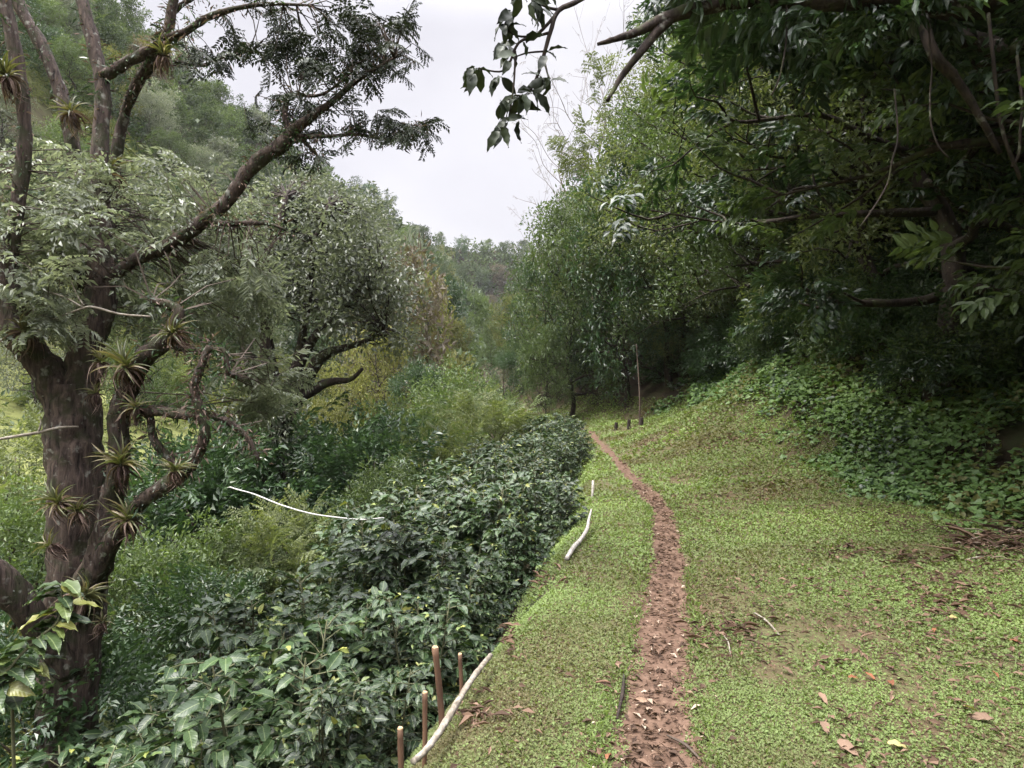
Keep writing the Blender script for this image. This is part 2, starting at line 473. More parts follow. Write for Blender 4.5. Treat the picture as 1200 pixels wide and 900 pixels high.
gx = axis([(-420, -120, 12), (-120, -40, 3), (-40, -12, 1), (-12, -4, .35), (-4, 7, .09), (7, 14, .3), (14, 40, 1.2), (40, 160, 6), (160, 420, 13)])
gy = axis([(-60, -10, 4), (-10, 1, .6), (1, 14, .10), (14, 32, .22), (32, 70, .9), (70, 300, 3), (300, 460, 10)])
XX, YY = np.meshgrid(gx, gy, indexing='ij'); ZZ = H(XX, YY)
nx, ny = len(gx), len(gy)
e_, b_ = edge(YY), bankx(YY)
inside = np.clip((XX - e_ + .15) / .25, 0, 1) * np.clip((b_ - XX + .6) / .9, 0, 1) * (YY < 60)
pn = (fbm(XX * 4, YY * 2.2, 3) - .5)
pathm = np.clip(1.25 - np.abs(XX - pathx(YY)) / pathw(YY) + pn * 1.1, 0, 1) * (YY < 33)
# meadow across the valley, left of the stream
meadow = np.clip((fbm(XX * .09 + 2, YY * .07 + 8, 3) - .30) * 5, 0, 1) * (XX < -11.5) * (YY < 75) * np.clip((-XX - 11.5) / 3, 0, 1)
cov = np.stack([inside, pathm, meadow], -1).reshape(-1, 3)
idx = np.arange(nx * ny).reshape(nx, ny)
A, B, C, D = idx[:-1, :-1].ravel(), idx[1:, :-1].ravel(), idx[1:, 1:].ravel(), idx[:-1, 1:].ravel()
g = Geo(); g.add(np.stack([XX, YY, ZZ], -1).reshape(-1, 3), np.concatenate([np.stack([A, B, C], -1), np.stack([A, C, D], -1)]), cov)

m, nt, out = _nt('ground_cover')
tc = node(nt, 'TexCoord'); at = node(nt, 'Attribute', attribute_name='lc'); sp = node(nt, 'SeparateXYZ', ins={0: at.outputs['Vector']})
n1 = node(nt, 'TexNoise', ins={'Vector': tc.outputs['Object'], 'Scale': 1.3, 'Detail': 5.0, 'Roughness': .65})
n2 = node(nt, 'TexNoise', ins={'Vector': tc.outputs['Object'], 'Scale': 28.0, 'Detail': 4.0, 'Roughness': .7})
n4 = node(nt, 'TexNoise', ins={'Vector': tc.outputs['Object'], 'Scale': 110.0, 'Detail': 3.0, 'Roughness': .7})
n3 = node(nt, 'TexNoise', ins={'Vector': tc.outputs['Object'], 'Scale': .25, 'Detail': 4.0})
nm = math_(nt, 'ADD', math_(nt, 'MULTIPLY', n1.outputs[0], .3), math_(nt, 'ADD', math_(nt, 'MULTIPLY', n2.outputs[0], .3), math_(nt, 'MULTIPLY', n4.outputs[0], .4)))
grass = ramp(nt, nm, [(.07, .046, .03), (.085, .068, .038), (.085, .095, .04), (.11, .14, .048)], [.42, .49, .55, .66])
soil = ramp(nt, n2.outputs[0], [(.06, .036, .026), (.11, .068, .05), (.17, .11, .085)], [.3, .52, .72])
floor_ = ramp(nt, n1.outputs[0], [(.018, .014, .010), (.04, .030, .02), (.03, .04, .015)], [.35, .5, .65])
mead = ramp(nt, n3.outputs[0], [(.075, .085, .03), (.115, .125, .042), (.14, .15, .055)], [.35, .5, .65])
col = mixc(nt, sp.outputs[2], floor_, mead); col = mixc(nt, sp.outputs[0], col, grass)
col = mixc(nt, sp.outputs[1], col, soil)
bp = node(nt, 'Bump', ins={'Strength': .9, 'Distance': .02, 'Height': nm})
pr = node(nt, 'BsdfPrincipled', ins={'Base Color': col, 'Roughness': .95, 'Specular IOR Level': .1, 'Normal': bp.outputs[0]})
nt.links.new(pr.outputs[0], out.inputs[0]); M['ground'] = m
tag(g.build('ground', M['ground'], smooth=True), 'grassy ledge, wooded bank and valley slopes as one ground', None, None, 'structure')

# the worn earth path, a sheet just over the ground
g = Geo(); ys = np.arange(.6, 31, .07); ws = np.linspace(-1, 1, 11)
PX = pathx(ys)[:, None] + (pathw(ys)[:, None] * (1 + .55 * (fbm(ys * 2.1, ys * .3 + 5, 3)[:, None] - .5) + .28 * (vnoise(ys[:, None] * 7 + 3, np.sign(ws)[None] * 9 + 20) - .5))) * ws[None] * .92
PY = np.repeat(ys[:, None], 11, 1); PZ = H(PX, PY) + .006 + .012 * (fbm(PX * 9, PY * 9, 2) - .5) * (1 - np.abs(ws)[None])
idx = np.arange(len(ys) * 11).reshape(len(ys), 11); A, B, C, D = idx[:-1, :-1].ravel(), idx[:-1, 1:].ravel(), idx[1:, 1:].ravel(), idx[1:, :-1].ravel()
g.add(np.stack([PX, PY, PZ], -1).reshape(-1, 3), np.concatenate([np.stack([A, B, C], -1), np.stack([A, C, D], -1)]))
M['path'] = plain_mat('worn_earth', [(.038, .024, .017), (.078, .049, .034), (.118, .076, .054), (.18, .128, .094)], 12, rough=.95, spec=.1, bump=.8)
tag(g.build('path', M['path'], smooth=True), 'narrow red brown earth footpath worn through the grass', None, None, 'structure')

# ------------------------------------------------------------------ grass carpet on the ledge (stuff)
g = Geo()
for y0, y1, dens, size in ((2.0, 3.6, 13000, .0125), (3.6, 5.5, 6500, .0165), (5.5, 9, 2400, .025), (9, 14, 900, .04), (14, 30, 300, .065)):
    ym = np.array([y0, y1]); wid = 9.5
    n = int(dens * wid * (y1 - y0)); x = -2.5 + wid * R_(n) + (y0 > 14) * 1.5; y = y0 + (y1 - y0) * R_(n)
    k = (x > edge(y) - .35 - .2 * R_(n)) & (x < bankx(y) + .5 + .6 * (y > 9)) & (np.abs(x - pathx(y)) > pathw(y) * (.55 + .5 * R_(n) + .7 * 1.5 * (fbm(x * 3 + 90, y * 2.5, 2) - .42))) & (np.abs(x) < y * .80 + 1.8)
    x += 0; patch = fbm(x * 1.1 + 3, y * 1.1, 3) * .6 + fbm(x * 6, y * 6 + 8, 2) * .4
    k &= (patch > .27 + .18 * R_(n) + .10 * np.clip((np.abs(x - pathx(y) - .5) < .9), 0, 1) * vnoise(x * 2, y * 2))
    x = x[k]; y = y[k]; patch = patch[k]; n = len(x)
    an = R_(n) * 6.283; el = .2 + .9 * R_(n)
    d = np.stack([np.cos(an) * np.cos(el), np.sin(an) * np.cos(el), np.sin(el)], -1)
    z = H(x, y) + R_(n) * size * .9
    L = size * (.7 + .8 * R_(n))
    leafset(g, np.stack([x, y, z], -1), d, np.array([0, 0, 1.]) + .3 * N_(n, 3), L, L * .75, np.clip(.2 + (fbm(x * .8 + 30, y * .8, 3) - .36) * 1.7 + .22 * (R_(n) - .4) + .15 * (x < pathx(y)), 0, 1), T4)
n = 9000; y = 2.1 + 7 * R_(n) ** 1.6; x = np.where(R_(n) < .35, pathx(y) + np.where(R_(n) < .5, -1, 1) * pathw(y) * (.95 + .5 * R_(n)), edge(y) - .1 + (bankx(y) - edge(y)) * R_(n))
k = (np.abs(x) < y * .8 + 1.2) & (np.abs(x - pathx(y)) > pathw(y) * .8) & (fbm(x * 2 + 5, y * 2 + 40, 2) > .42); x = x[k]; y = y[k]; n = len(x); an = R_(n) * 6.283; el = .5 + .8 * R_(n); L = (.018 + .035 * R_(n) ** 2) * (1 + .05 * y)
leafset(g, np.stack([x, y, H(x, y)], -1), np.stack([np.cos(an) * np.cos(el), np.sin(an) * np.cos(el), np.sin(el)], -1), np.array([0, 0, 1.]) + .4 * N_(n, 3), L, L * .16, np.clip(.4 + .6 * R_(n), 0, 1), T4)
n = 14000; y = 2.1 + 4.5 * R_(n) ** 1.5; x = -1 + 6.5 * R_(n); k = (x > edge(y)) & (np.abs(x) < y * .8 + 1.2) & (np.abs(x - pathx(y)) > pathw(y) * 1.1) & (fbm(x * 1.7 + 15, y * 1.7, 3) > .52); x = x[k]; y = y[k]; n = len(x); an = R_(n) * 6.283; L = .007 + .009 * R_(n)
leafset(g, np.stack([x, y, H(x, y) + .012 + .018 * R_(n)], -1), np.stack([np.cos(an), np.sin(an), .25 * N_(n)], -1), np.array([0, 0, 1.]) + .35 * N_(n, 3), L, L * .95, np.clip(.3 + .45 * R_(n), 0, 1), TR)
tag(g.build('grass', M['grass']), 'short mossy grass and clover carpet on the ledge', None, None, 'stuff')

# broad leaved creepers on the bank at the right
g = Geo()
n = 95000; y = 4.6 + 20 * R_(n) ** 1.6; r = -1.0 + 4.6 * R_(n); x = bankx(y) + r
k = (r > -.35 - .7 * R_(n) ** 4 + .55 * (y > 11) + 1.3 * (fbm(x * .9, y * .9 + 4, 3) - .35)) & (fbm(x * 1.2 + 7, y * 1.2, 3) > .33) & (r < 3.8) & (np.abs(x) < y * .8 + 2.4)
x = x[k]; y = y[k]; r = r[k]; n = len(x); an = R_(n) * 6.283
heap = np.clip(r + .6, 0, 1.2) * .35 * (fbm(x * 1.6, y * 1.6 + 11, 3)) + .02
d = np.stack([np.cos(an) - .5, np.sin(an) - .3, -.1 + .5 * N_(n)], -1)
L = (.03 + .06 * R_(n) ** 1.5) * (1 + .03 * y)
hue = fbm(x * 1.1 + 50, y * 1.1, 2) + .25 * N_(n)
leafset(g, np.stack([x, y, H(x, y) + heap * (.3 + 1.1 * R_(n))], -1), d, np.stack([-.35 + .4 * N_(n), -.3 + .4 * N_(n), np.ones(n)], -1), L, L * .85, np.clip(fbm(x * .5 + 3, y * .5, 2) * .9 - .15 + .4 * R_(n), 0, 1), TR)
g.m[-1][:] = np.repeat(np.where(hue > .85, 1, np.where(hue < .08, 2, 0)).astype(np.int32), len(TR[1]))
tag(g.build('creeper_undergrowth', [M['bank'], M['olive'], M['dark']]), 'broad leaved green creepers covering the shaded bank', None, None, 'stuff')

# leaf clumps on the valley and forest floors (stuff)
g = Geo()
def scat(n, fx, fy, size, kind='clump', cond=None, mat=0, lift=.3):
    x = fx(n); y = fy(n)
    if cond is not None:
        k = cond(x, y); x = x[k]; y = y[k]
    n = len(x); an = R_(n) * 6.283
    s = size(x, y) * (.6 + .8 * R_(n))
    clusters(g, np.stack([x, y, H(x, y) + s * lift], -1), np.stack([np.cos(an), np.sin(an), .3 + .3 * R_(n)], -1), s, kind, crnd=np.clip(fbm(x * .12, y * .12, 3) * 1.1 - .15 + .35 * R_(n), 0, 1), wr=.5, mat=mat, lmul=.75)
u = lambda a, b: (lambda n: a + (b - a) * R_(n))
mead_at = lambda x, y: np.clip((fbm(x * .09 + 2, y * .07 + 8, 3) - .30) * 5, 0, 1) * np.clip((-x - 11.5) / 3, 0, 1)
scat(9000, u(-14, 1), lambda n: 3 + 45 * R_(n) ** 1.3, lambda x, y: .22 + .012 * y, kind='tuft', cond=lambda x, y: (x < edge(y) - 1.2) & ((y > 7) | (x < edge(y) - 2.5)) & (mead_at(x, y) < .5))
scat(900, u(-40, -11), u(12, 75), lambda x, y: .45 + .008 * y, cond=lambda x, y: (x > -y * .85 - 8) & ((mead_at(x, y) < .35) | (R_(len(x)) < .06)))
scat(11000, u(-60, -11), u(14, 75), lambda x, y: .38 + .006 * y, kind='feather', mat=1, lift=.15, cond=lambda x, y: (x > -y * .85 - 8) & (mead_at(x, y) > .3))
scat(4200, u(-78, 12), u(60, 290), lambda x, y: 1.5 + .009 * y, cond=lambda x, y: (x > -y * .82 - 8) & (x < y * .1 + 4))
tag(g.build('undergrowth', [M['far'], M['meadow']]), 'mixed green undergrowth covering the valley slopes', None, None, 'stuff')
g = Geo()
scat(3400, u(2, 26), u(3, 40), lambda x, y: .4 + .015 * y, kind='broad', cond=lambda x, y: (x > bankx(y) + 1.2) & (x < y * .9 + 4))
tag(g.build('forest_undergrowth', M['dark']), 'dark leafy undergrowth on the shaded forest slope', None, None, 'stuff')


# ------------------------------------------------------------------ trees
def limb_curve(o, d, L, rise, n=5, wob=.06):
    t = np.linspace(0, 1, n)[:, None]
    p = o + d * L * t; p[:, 2] += rise * L * (t[:, 0] ** 2)
    p[1:] += N_(n - 1, 3) * L * wob
    return p


def tree_meshes(name, Ht, tr, R, cbase, nl, kind, leafm, barkm, csize, nsub=4, lean=(0, 0), tmpl=T4, shape='round', per=2, wr=.42, low=0.0, rise=.12, seed=0, k=7, lmul=1.0):
    """a tapered trunk with limbs and a crown of leaf clusters; returns (trunk mesh, crown mesh)"""
    global rng
    keep = rng; rng = np.random.default_rng(seed + 1000)
    gt = Geo(); gc = Geo()
    zt = np.linspace(0, 1, 8); tp = np.stack([lean[0] * zt ** 1.5 * Ht, lean[1] * zt ** 1.5 * Ht, zt * Ht * .9 - .4], -1)
    tp[1:-1, :2] += N_(6, 2) * Ht * .018
    rad = tr * (1 - .85 * zt); rad[0] *= 1.35
    tube(gt, tp, rad, k=k + 2, m=4, rough=.08)
    O = []; D = []; S = []; C = []
    for i in range(nl):
        f = cbase + (1 - cbase) * (i + R_()) / nl; f = min(f, .97)
        o = np.array([np.interp(f, zt, tp[:, j]) for j in range(3)])
        az = i * 2.4 + 1.2 * R_()
        q = (f - cbase) / (1 - cbase)
        prof = {'round': math.sqrt(max(.08, 1 - (2 * q - .8) ** 2 / 1.5)), 'cone': 1.05 - .8 * q, 'umbrella': .55 + .5 * q}[shape]
        L = R * prof * (.75 + .5 * R_()); el = .05 + .9 * q * (.5 + .6 * R_()) - low
        d = np.array([math.cos(az) * math.cos(el), math.sin(az) * math.cos(el), math.sin(el)])
        lp = limb_curve(o, d, L, rise); lr = np.linspace(max(tr * (1 - .8 * f) * .55, .012), .008 + tr * .03, 5)
        tube(gt, lp, lr, k=max(4, k - 2), m=3, rough=.05)
        lc = R_()
        for j in range(nsub):
            s = .3 + .7 * (j + R_()) / nsub; so = np.array([np.interp(s, np.linspace(0, 1, 5), lp[:, q_]) for q_ in range(3)])
            a2 = az + (1 if j % 2 else -1) * (.4 + .8 * R_()); e2 = el + .5 * N_() * .7 + .15
            d2 = np.array([math.cos(a2) * math.cos(e2), math.sin(a2) * math.cos(e2), math.sin(e2)]); L2 = L * (.22 + .28 * R_())
            sp_ = limb_curve(so, d2, L2, .05, 4); tube(gt, sp_, np.linspace(lr[0] * .35, .006, 4), k=4, m=2, cap=False)
            for t in range(per):
                kx = R_() * .75 + .25; oo = so + (sp_[-1] - so) * kx + N_(3) * csize * .3
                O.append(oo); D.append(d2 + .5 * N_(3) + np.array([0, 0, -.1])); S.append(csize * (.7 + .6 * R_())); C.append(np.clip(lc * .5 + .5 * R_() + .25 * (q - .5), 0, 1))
        O.append(lp[-1]); D.append(d); S.append(csize); C.append(lc)
    O = np.array(O); clusters(gc, O, np.array(D), np.array(S), kind, crnd=np.array(C), tmpl=tmpl, wr=wr, lmul=lmul)
    rng = keep
    return gt.mesh(name + '_trunk', barkm, True), gc.mesh(name + '_crown', leafm)


def put_tree(meshes, name, label, x, y, rz=0, sc=1.0, group=None, cat='tree', dz=0.0, parts=('trunk', 'crown')):
    t = thing(name, label, cat, (x, y, Hs(x, y) + dz), rz, group, sc)
    for nm_, me in zip(parts, meshes):
        link(nm_, me, t)
    return t


EXEC_REST = True

# ------------------------------------------------------------------ the big epiphyte laden tree at the left
TD = 5.4


def lim(g, pts, k=10, m=4, rough=.10):
    """limb from (px, py, depth, radius in px) nodes"""
    p = np.array([P(a, b, d) for a, b, d, r in pts]); r = np.array([r * d / F for a, b, d, r in pts])
    tube(g, p, r, k=k, m=m, rough=rough); return smooth_path(p, 4)


rng = np.random.default_rng(21)
g1 = Geo(); SK = []
trunk_pts = [(66, 1000, 5.5, 38), (74, 880, 5.4, 33), (84, 760, 5.4, 31), (90, 680, 5.4, 31), (90, 580, 5.4, 30), (86, 500, 5.4, 29), (86, 450, 5.4, 25)]
SK.append(lim(g1, trunk_pts, 18, 7, .10))
limbs_mossy = [
    [(84, 520, 5.4, 24), (62, 455, 5.35, 22), (30, 405, 5.3, 19), (-8, 362, 5.2, 16), (-60, 300, 5.1, 14)],
    [(86, 480, 5.4, 26), (100, 410, 5.45, 21), (116, 350, 5.5, 20), (124, 290, 5.6, 16), (120, 200, 5.7, 11), (121, 110, 5.8, 10), (112, 60, 5.85, 9), (95, 0, 5.9, 8), (80, -60, 6, 7)],
    [(120, 92, 5.8, 8.5), (145, 74, 5.8, 7.5), (180, 55, 5.8, 7.5), (195, 40, 5.8, 7), (204, 0, 5.8, 6), (212, -60, 5.8, 5)],
    [(190, 46, 5.8, 6.5), (215, 36, 5.7, 5), (248, 15, 5.6, 4.5), (300, 5, 5.5, 3), (362, 6, 5.4, 1.5)],
    [(194, 52, 5.8, 8), (174, 75, 6.0, 8), (158, 110, 6.2, 7), (140, 150, 6.3, 7), (130, 230, 6.2, 9), (122, 300, 5.8, 12)],
    [(88, 720, 5.3, 22), (116, 650, 5.15, 19), (130, 590, 5.1, 16), (138, 545, 5.05, 13), (136, 490, 5.05, 14), (148, 448, 5., 13), (168, 416, 4.95, 14), (188, 398, 4.9, 12), (205, 365, 4.9, 8), (178, 352, 4.9, 5)],
    [(104, 690, 5.2, 15), (132, 628, 5.0, 11), (162, 592, 4.9, 10), (205, 562, 4.8, 11), (229, 534, 4.75, 8), (236, 505, 4.7, 7.5), (228, 478, 4.7, 7), (228, 450, 4.7, 6), (236, 430, 4.7, 5.5), (245, 405, 4.7, 4)],
    [(150, 480, 5.0, 9), (185, 483, 4.9, 7.5), (222, 486, 4.8, 7), (262, 492, 4.8, 5), (285, 510, 4.8, 4), (303, 540, 4.8, 3)],
    [(176, 486, 4.95, 5), (182, 515, 4.95, 5.5), (198, 540, 4.95, 6), (205, 558, 4.9, 6)],
    [(198, 404, 4.9, 5), (228, 412, 4.9, 4.5), (262, 410, 4.9, 4), (268, 440, 4.9, 4)],
    [(84, 790, 5.3, 18), (52, 748, 5.1, 18), (15, 702, 4.9, 20), (-30, 655, 4.7, 20)],
    [(88, 210, 6.6, 10), (82, 150, 6.6, 9.5), (58, 80, 6.6, 9), (22, 0, 6.6, 8), (0, -50, 6.6, 7)],
    [(96, 330, 6.0, 12), (95, 270, 6.5, 11), (90, 200, 6.6, 10)],
    [(22, 400, 5.2, 20), (8, 330, 5.2, 13), (14, 265, 5.2, 10), (28, 180, 5.2, 9), (24, 90, 5.2, 9), (6, 0, 5.2, 8), (-5, -60, 5.2, 7)],
    [(122, 330, 5.5, 8), (160, 305, 5.6, 9), (200, 285, 5.6, 9), (232, 265, 5.6, 10), (262, 240, 5.6, 9), (300, 200, 5.6, 10), (330, 168, 5.6, 10), (350, 152, 5.6, 8), (385, 120, 5.6, 4.5), (420, 95, 5.6, 3.5), (462, 68, 5.6, 2)],
    [(345, 160, 5.6, 4), (385, 155, 5.6, 2.6), (420, 160, 5.6, 2.3), (460, 162, 5.6, 2), (492, 150, 5.6, 1.2)],
    [(250, 250, 5.6, 5), (262, 262, 5.5, 4), (285, 258, 5.5, 4), (312, 262, 5.5, 2.5), (336, 270, 5.5, 2)],
    [(340, 160, 5.6, 5), (335, 130, 5.6, 4), (345, 112, 5.6, 3), (380, 108, 5.6, 2), (412, 85, 5.6, 1.2)],
    [(330, 172, 5.6, 4), (350, 165, 5.6, 3), (366, 178, 5.6, 2), (376, 188, 5.6, 1.2)],
    [(195, 40, 5.8, 5), (200, 15, 5.9, 4), (230, -5, 5.9, 3), (280, -30, 5.9, 2)],
    [(205, 72, 6, 3), (235, 78, 6, 2.4), (262, 66, 6, 2), (292, 60, 6, 1.2)],
]
for L_ in limbs_mossy:
    wob = np.array(L_, float); wob[:, 3] *= .84; wob[1:-1, :2] += N_(len(L_) - 2, 2) * 2.2; SK.append(lim(g1, [tuple(q_) for q_ in wob], 10, 5, .16))
SKP = np.vstack(SK)
big = thing('shade_tree', 'big mossy tree with forked trunk and hanging bromeliads, standing in the coffee bushes', 'tree', P(76, 860, 5.4))
o0 = np.array(big.location)


def rel(g, o):
    g.v = [v - o.astype(np.float32) for v in g.v]; return g


rel(g1, o0).build('trunk', M['bark'], big, True)

# its crown: hand placed sprays, each joined to the nearest limb by a thin twig
gc_ = Geo(); gw = Geo()


def sprays(regs, kind, size, mat, dirn=(0, 0, -.2), var=.4, join=.85, lmul=1.0, wr=.42, tm=T4):
    for (cx, cy, rx, ry, d0, d1, n) in regs:
        a = R_(n) * 6.283; q = np.sqrt(R_(n)); px = cx + rx * q * np.cos(a); py = cy + ry * q * np.sin(a); dd = d0 + (d1 - d0) * R_(n)
        O = np.array([P(*w) for w in zip(px, py, dd)])
        nearest = np.array([SKP[np.argmin(((SKP - o) ** 2).sum(1) + .3 * np.maximum(SKP[:, 2] - o[2], 0))] for o in O])
        D = unit(O - nearest) * .8 + .5 * N_(n, 3) + np.array(dirn); D[:, 2] *= .6
        k = np.linalg.norm(O - nearest, axis=1) < 1.3
        kk = k & (R_(n) < join)
        if kk.any(): twigs(gw, nearest[kk], O[kk], .007, .003, sag=.05)
        S = size * (.7 + .6 * R_(n))
        E = O + unit(D) * S[:, None] * .9; twigs(gw, O, E, .0035, .0015)
        clusters(gc_, O, D, S, kind, wr=wr, var=var, mat=mat, lmul=lmul, tmpl=tm)


sprays([(70, 215, 90, 60, 5.0, 6.6, 18), (60, 300, 90, 60, 4.8, 6.4, 30), (200, 240, 110, 55, 5.4, 7, 24), (250, 300, 80, 42, 5.2, 7, 20), (170, 340, 110, 45, 5.6, 7, 22), (290, 350, 40, 40, 5.5, 7, 12), (50, 365, 60, 25, 4.8, 5.6, 20),
        (300, 450, 28, 45, 5.4, 6.6, 20), (30, 250, 60, 70, 5, 6.5, 20)], 'feather', .30, 0, var=.6)
sprays([(70, 225, 95, 55, 5.0, 6.6, 46), (60, 310, 95, 60, 4.8, 6.4, 80), (200, 245, 110, 50, 5.4, 7, 60), (250, 300, 80, 42, 5.2, 7, 42), (170, 345, 110, 45, 5.6, 7, 50), (290, 350, 40, 40, 5.5, 7, 14), (300, 450, 28, 45, 5.4, 6.6, 18)], 'broad', .34, 0, var=.7, lmul=.55)
sprays([(400, 45, 75, 42, 5.3, 6, 46), (450, 62, 40, 40, 5.3, 6, 28), (345, 62, 45, 28, 5.3, 6, 18), (335, 125, 50, 24, 5.3, 6, 17), (430, 142, 62, 16, 5.3, 5.9, 24), (480, 150, 20, 12, 5.4, 5.8, 16), (300, 25, 55, 24, 5.4, 6, 16), (365, 182, 14, 10, 5.5, 5.7, 6), (255, 60, 50, 20, 5.6, 6.2, 16), (440, 30, 45, 20, 5.3, 6, 16)], 'feather', .19, 1, dirn=(0, 0, -.5), var=.5)
rel(gw, o0).build('twig', M['twig'], big)
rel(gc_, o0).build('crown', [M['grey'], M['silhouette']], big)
g = Geo(); tube(g, np.array([P(-20, 518, 5.0), P(20, 511, 5.05), P(45, 507, 5.1), P(70, 501, 5.15), P(92, 500, 5.2)]) - o0, np.array([.010, .013, .013, .011, .008]), k=6)
tube(g, np.array([P(45, 507, 5.1), P(48, 496, 5.1), P(47, 490, 5.1)]) - o0, [.010, .007, .003], k=5); tag(g.build('dead_branch', M['palewood'], big, True), 'bare bleached side branch')
g = Geo(); tube(g, np.array([P(60, 375, 4.9), P(95, 362, 4.85), P(110, 360, 4.85), P(140, 368, 4.85), P(176, 371, 4.85)]) - o0, [.004, .008, .010, .009, .008], k=6)
tube(g, np.array([P(50, 340, 4.9), P(75, 348, 4.87), P(100, 362, 4.85)]) - o0, [.004, .007, .009], k=5); tube(g, np.array([P(82, 326, 4.9), P(90, 345, 4.88), P(98, 358, 4.86)]) - o0, [.003, .006, .008], k=5)
tag(g.build('dead_branch', M['palewood'], big, True), 'forked bare grey branch across the trunk')
# moss and small ferns growing on the bark, part of the trunk's look
gm = Geo(); n = 9000; base = np.vstack(SK[1:]); base = base[rng.integers(0, len(base), n)]; up_ = N_(n, 3) + np.array([0, -.4, .2]); d = unit(up_)
base = base + .022 * N_(n, 3) + d * (.02 + .05 * R_(n))[:, None]; kk = base[:, 2] > -.5; base = base[kk]; d = d[kk]; n = len(base)
leafset(gm, base - o0, d + np.array([0, 0, -.7]) * R_(n)[:, None], N_(n, 3) + np.array([0, 0, 1.]), .02 + .07 * R_(n) ** 2, .006 + .008 * R_(n), R_(n), T4)
gm.m[-1][:] = np.repeat((R_(n) < .45).astype(np.int32), 2)
gm.build('moss', [M['dark'], M['brom_dry']], big)


# ------------------------------------------------------------------ bromeliads on its limbs
def bromeliad(seed):
    r = np.random.default_rng(seed); gg = Geo(); gd = Geo(); n = int(14 + 22 * r.random()); sz = .8 + .5 * r.random()
    az = r.random(n) * 6.283; el = .15 + 1.15 * r.random(n)
    d = np.stack([np.cos(az) * np.cos(el), np.sin(az) * np.cos(el), np.sin(el)], -1)
    leafset(gg, d * .03, d, np.array([0, 0, 1.]) + .25 * r.standard_normal((n, 3)), sz * (.10 + .17 * r.random(n)), .014 + .009 * r.random(n), r.random(n), TS)
    n = int(26 + 40 * r.random()); az = r.random(n) * 6.283; el = -1.35 + 1.35 * r.random(n) ** 1.4
    d = np.stack([np.cos(az) * np.cos(el), np.sin(az) * np.cos(el), np.sin(el)], -1)
    leafset(gd, d * .02, d, np.stack([np.cos(az), np.sin(az), 1.0 + 0 * az], -1) + .5 * r.standard_normal((n, 3)), .09 + .2 * r.random(n), .008 + .012 * r.random(n), r.random(n), TSD)
    return gg.mesh('bromeliad_rosette', M['brom'], True), gd.mesh('bromeliad_dry_skirt', M['brom_dry'], True)


BR = [bromeliad(i) for i in range(7)]
brs = [(204, 392, 4.75, 1.0, 'large bromeliad with a red brown skirt on the bent end of the lower limb'), (147, 432, 4.82, 1.05, 'bromeliad with spread dry leaves beside the larger one on the lower limb'), (112, 462, 5.1, .8, 'small yellow green bromeliad in the fork of the trunk'),
       (160, 478, 4.85, .9, 'bromeliad with pale pink dry leaves at the crossing of two limbs'), (142, 545, 4.85, 1.05, 'bromeliad with a fringe of hanging brown straps halfway down the right hand limb'), (205, 553, 4.6, 1.0, 'golden leaved bromeliad on the elbow of the low branch'),
       (28, 390, 4.95, 1.15, 'grey tufted bromeliad on the limb leaning left'), (92, 600, 4.95, 1.1, 'bromeliad half way up the main trunk above the bulge'), (70, 590, 4.98, 1.0, 'bromeliad clinging to the left flank of the main trunk'), (118, 425, 5.1, 1.0, 'shaggy bromeliad where the middle limb leaves the trunk'),
       (84, 132, 6.35, 1.3, 'bromeliad high on the leaning back stem'), (192, 66, 5.75, 1.0, 'bromeliad in the high fork against the sky'), (128, 205, 5.6, 1.0, 'bromeliad below the dense leaf layer on the upright stem'), (8, 90, 5.05, 1.1, 'brown shaggy bromeliad high on the outermost stem'),
       (96, 700, 4.95, 1.1, 'bright green bromeliad low on the trunk beside the sapling'), (150, 610, 4.85, .9, 'bromeliad with loose dry straps below the low branch'), (60, 640, 4.98, .8, 'tiny brown bromeliad on the bare lower trunk'), (120, 730, 5.0, .9, 'lowest bromeliad on the shaded side of the trunk')]
for i, (a, b, d, s, lab) in enumerate(brs):
    t = thing('bromeliad', lab, 'bromeliad', P(a, b, d), R_() * 6, 'bromeliads growing on the big tree', s * (.6 + .35 * R_()))
    t.rotation_euler = (.5 + .4 * R_(), .3 * N_(), R_() * 6)
    t.rotation_euler = (.15 + .6 * R_(), .4 * float(N_()), float(R_() * 1.2 - .6))
    link('rosette', BR[i % 7][0], t); link('dry_leaves', BR[i % 7][1], t)

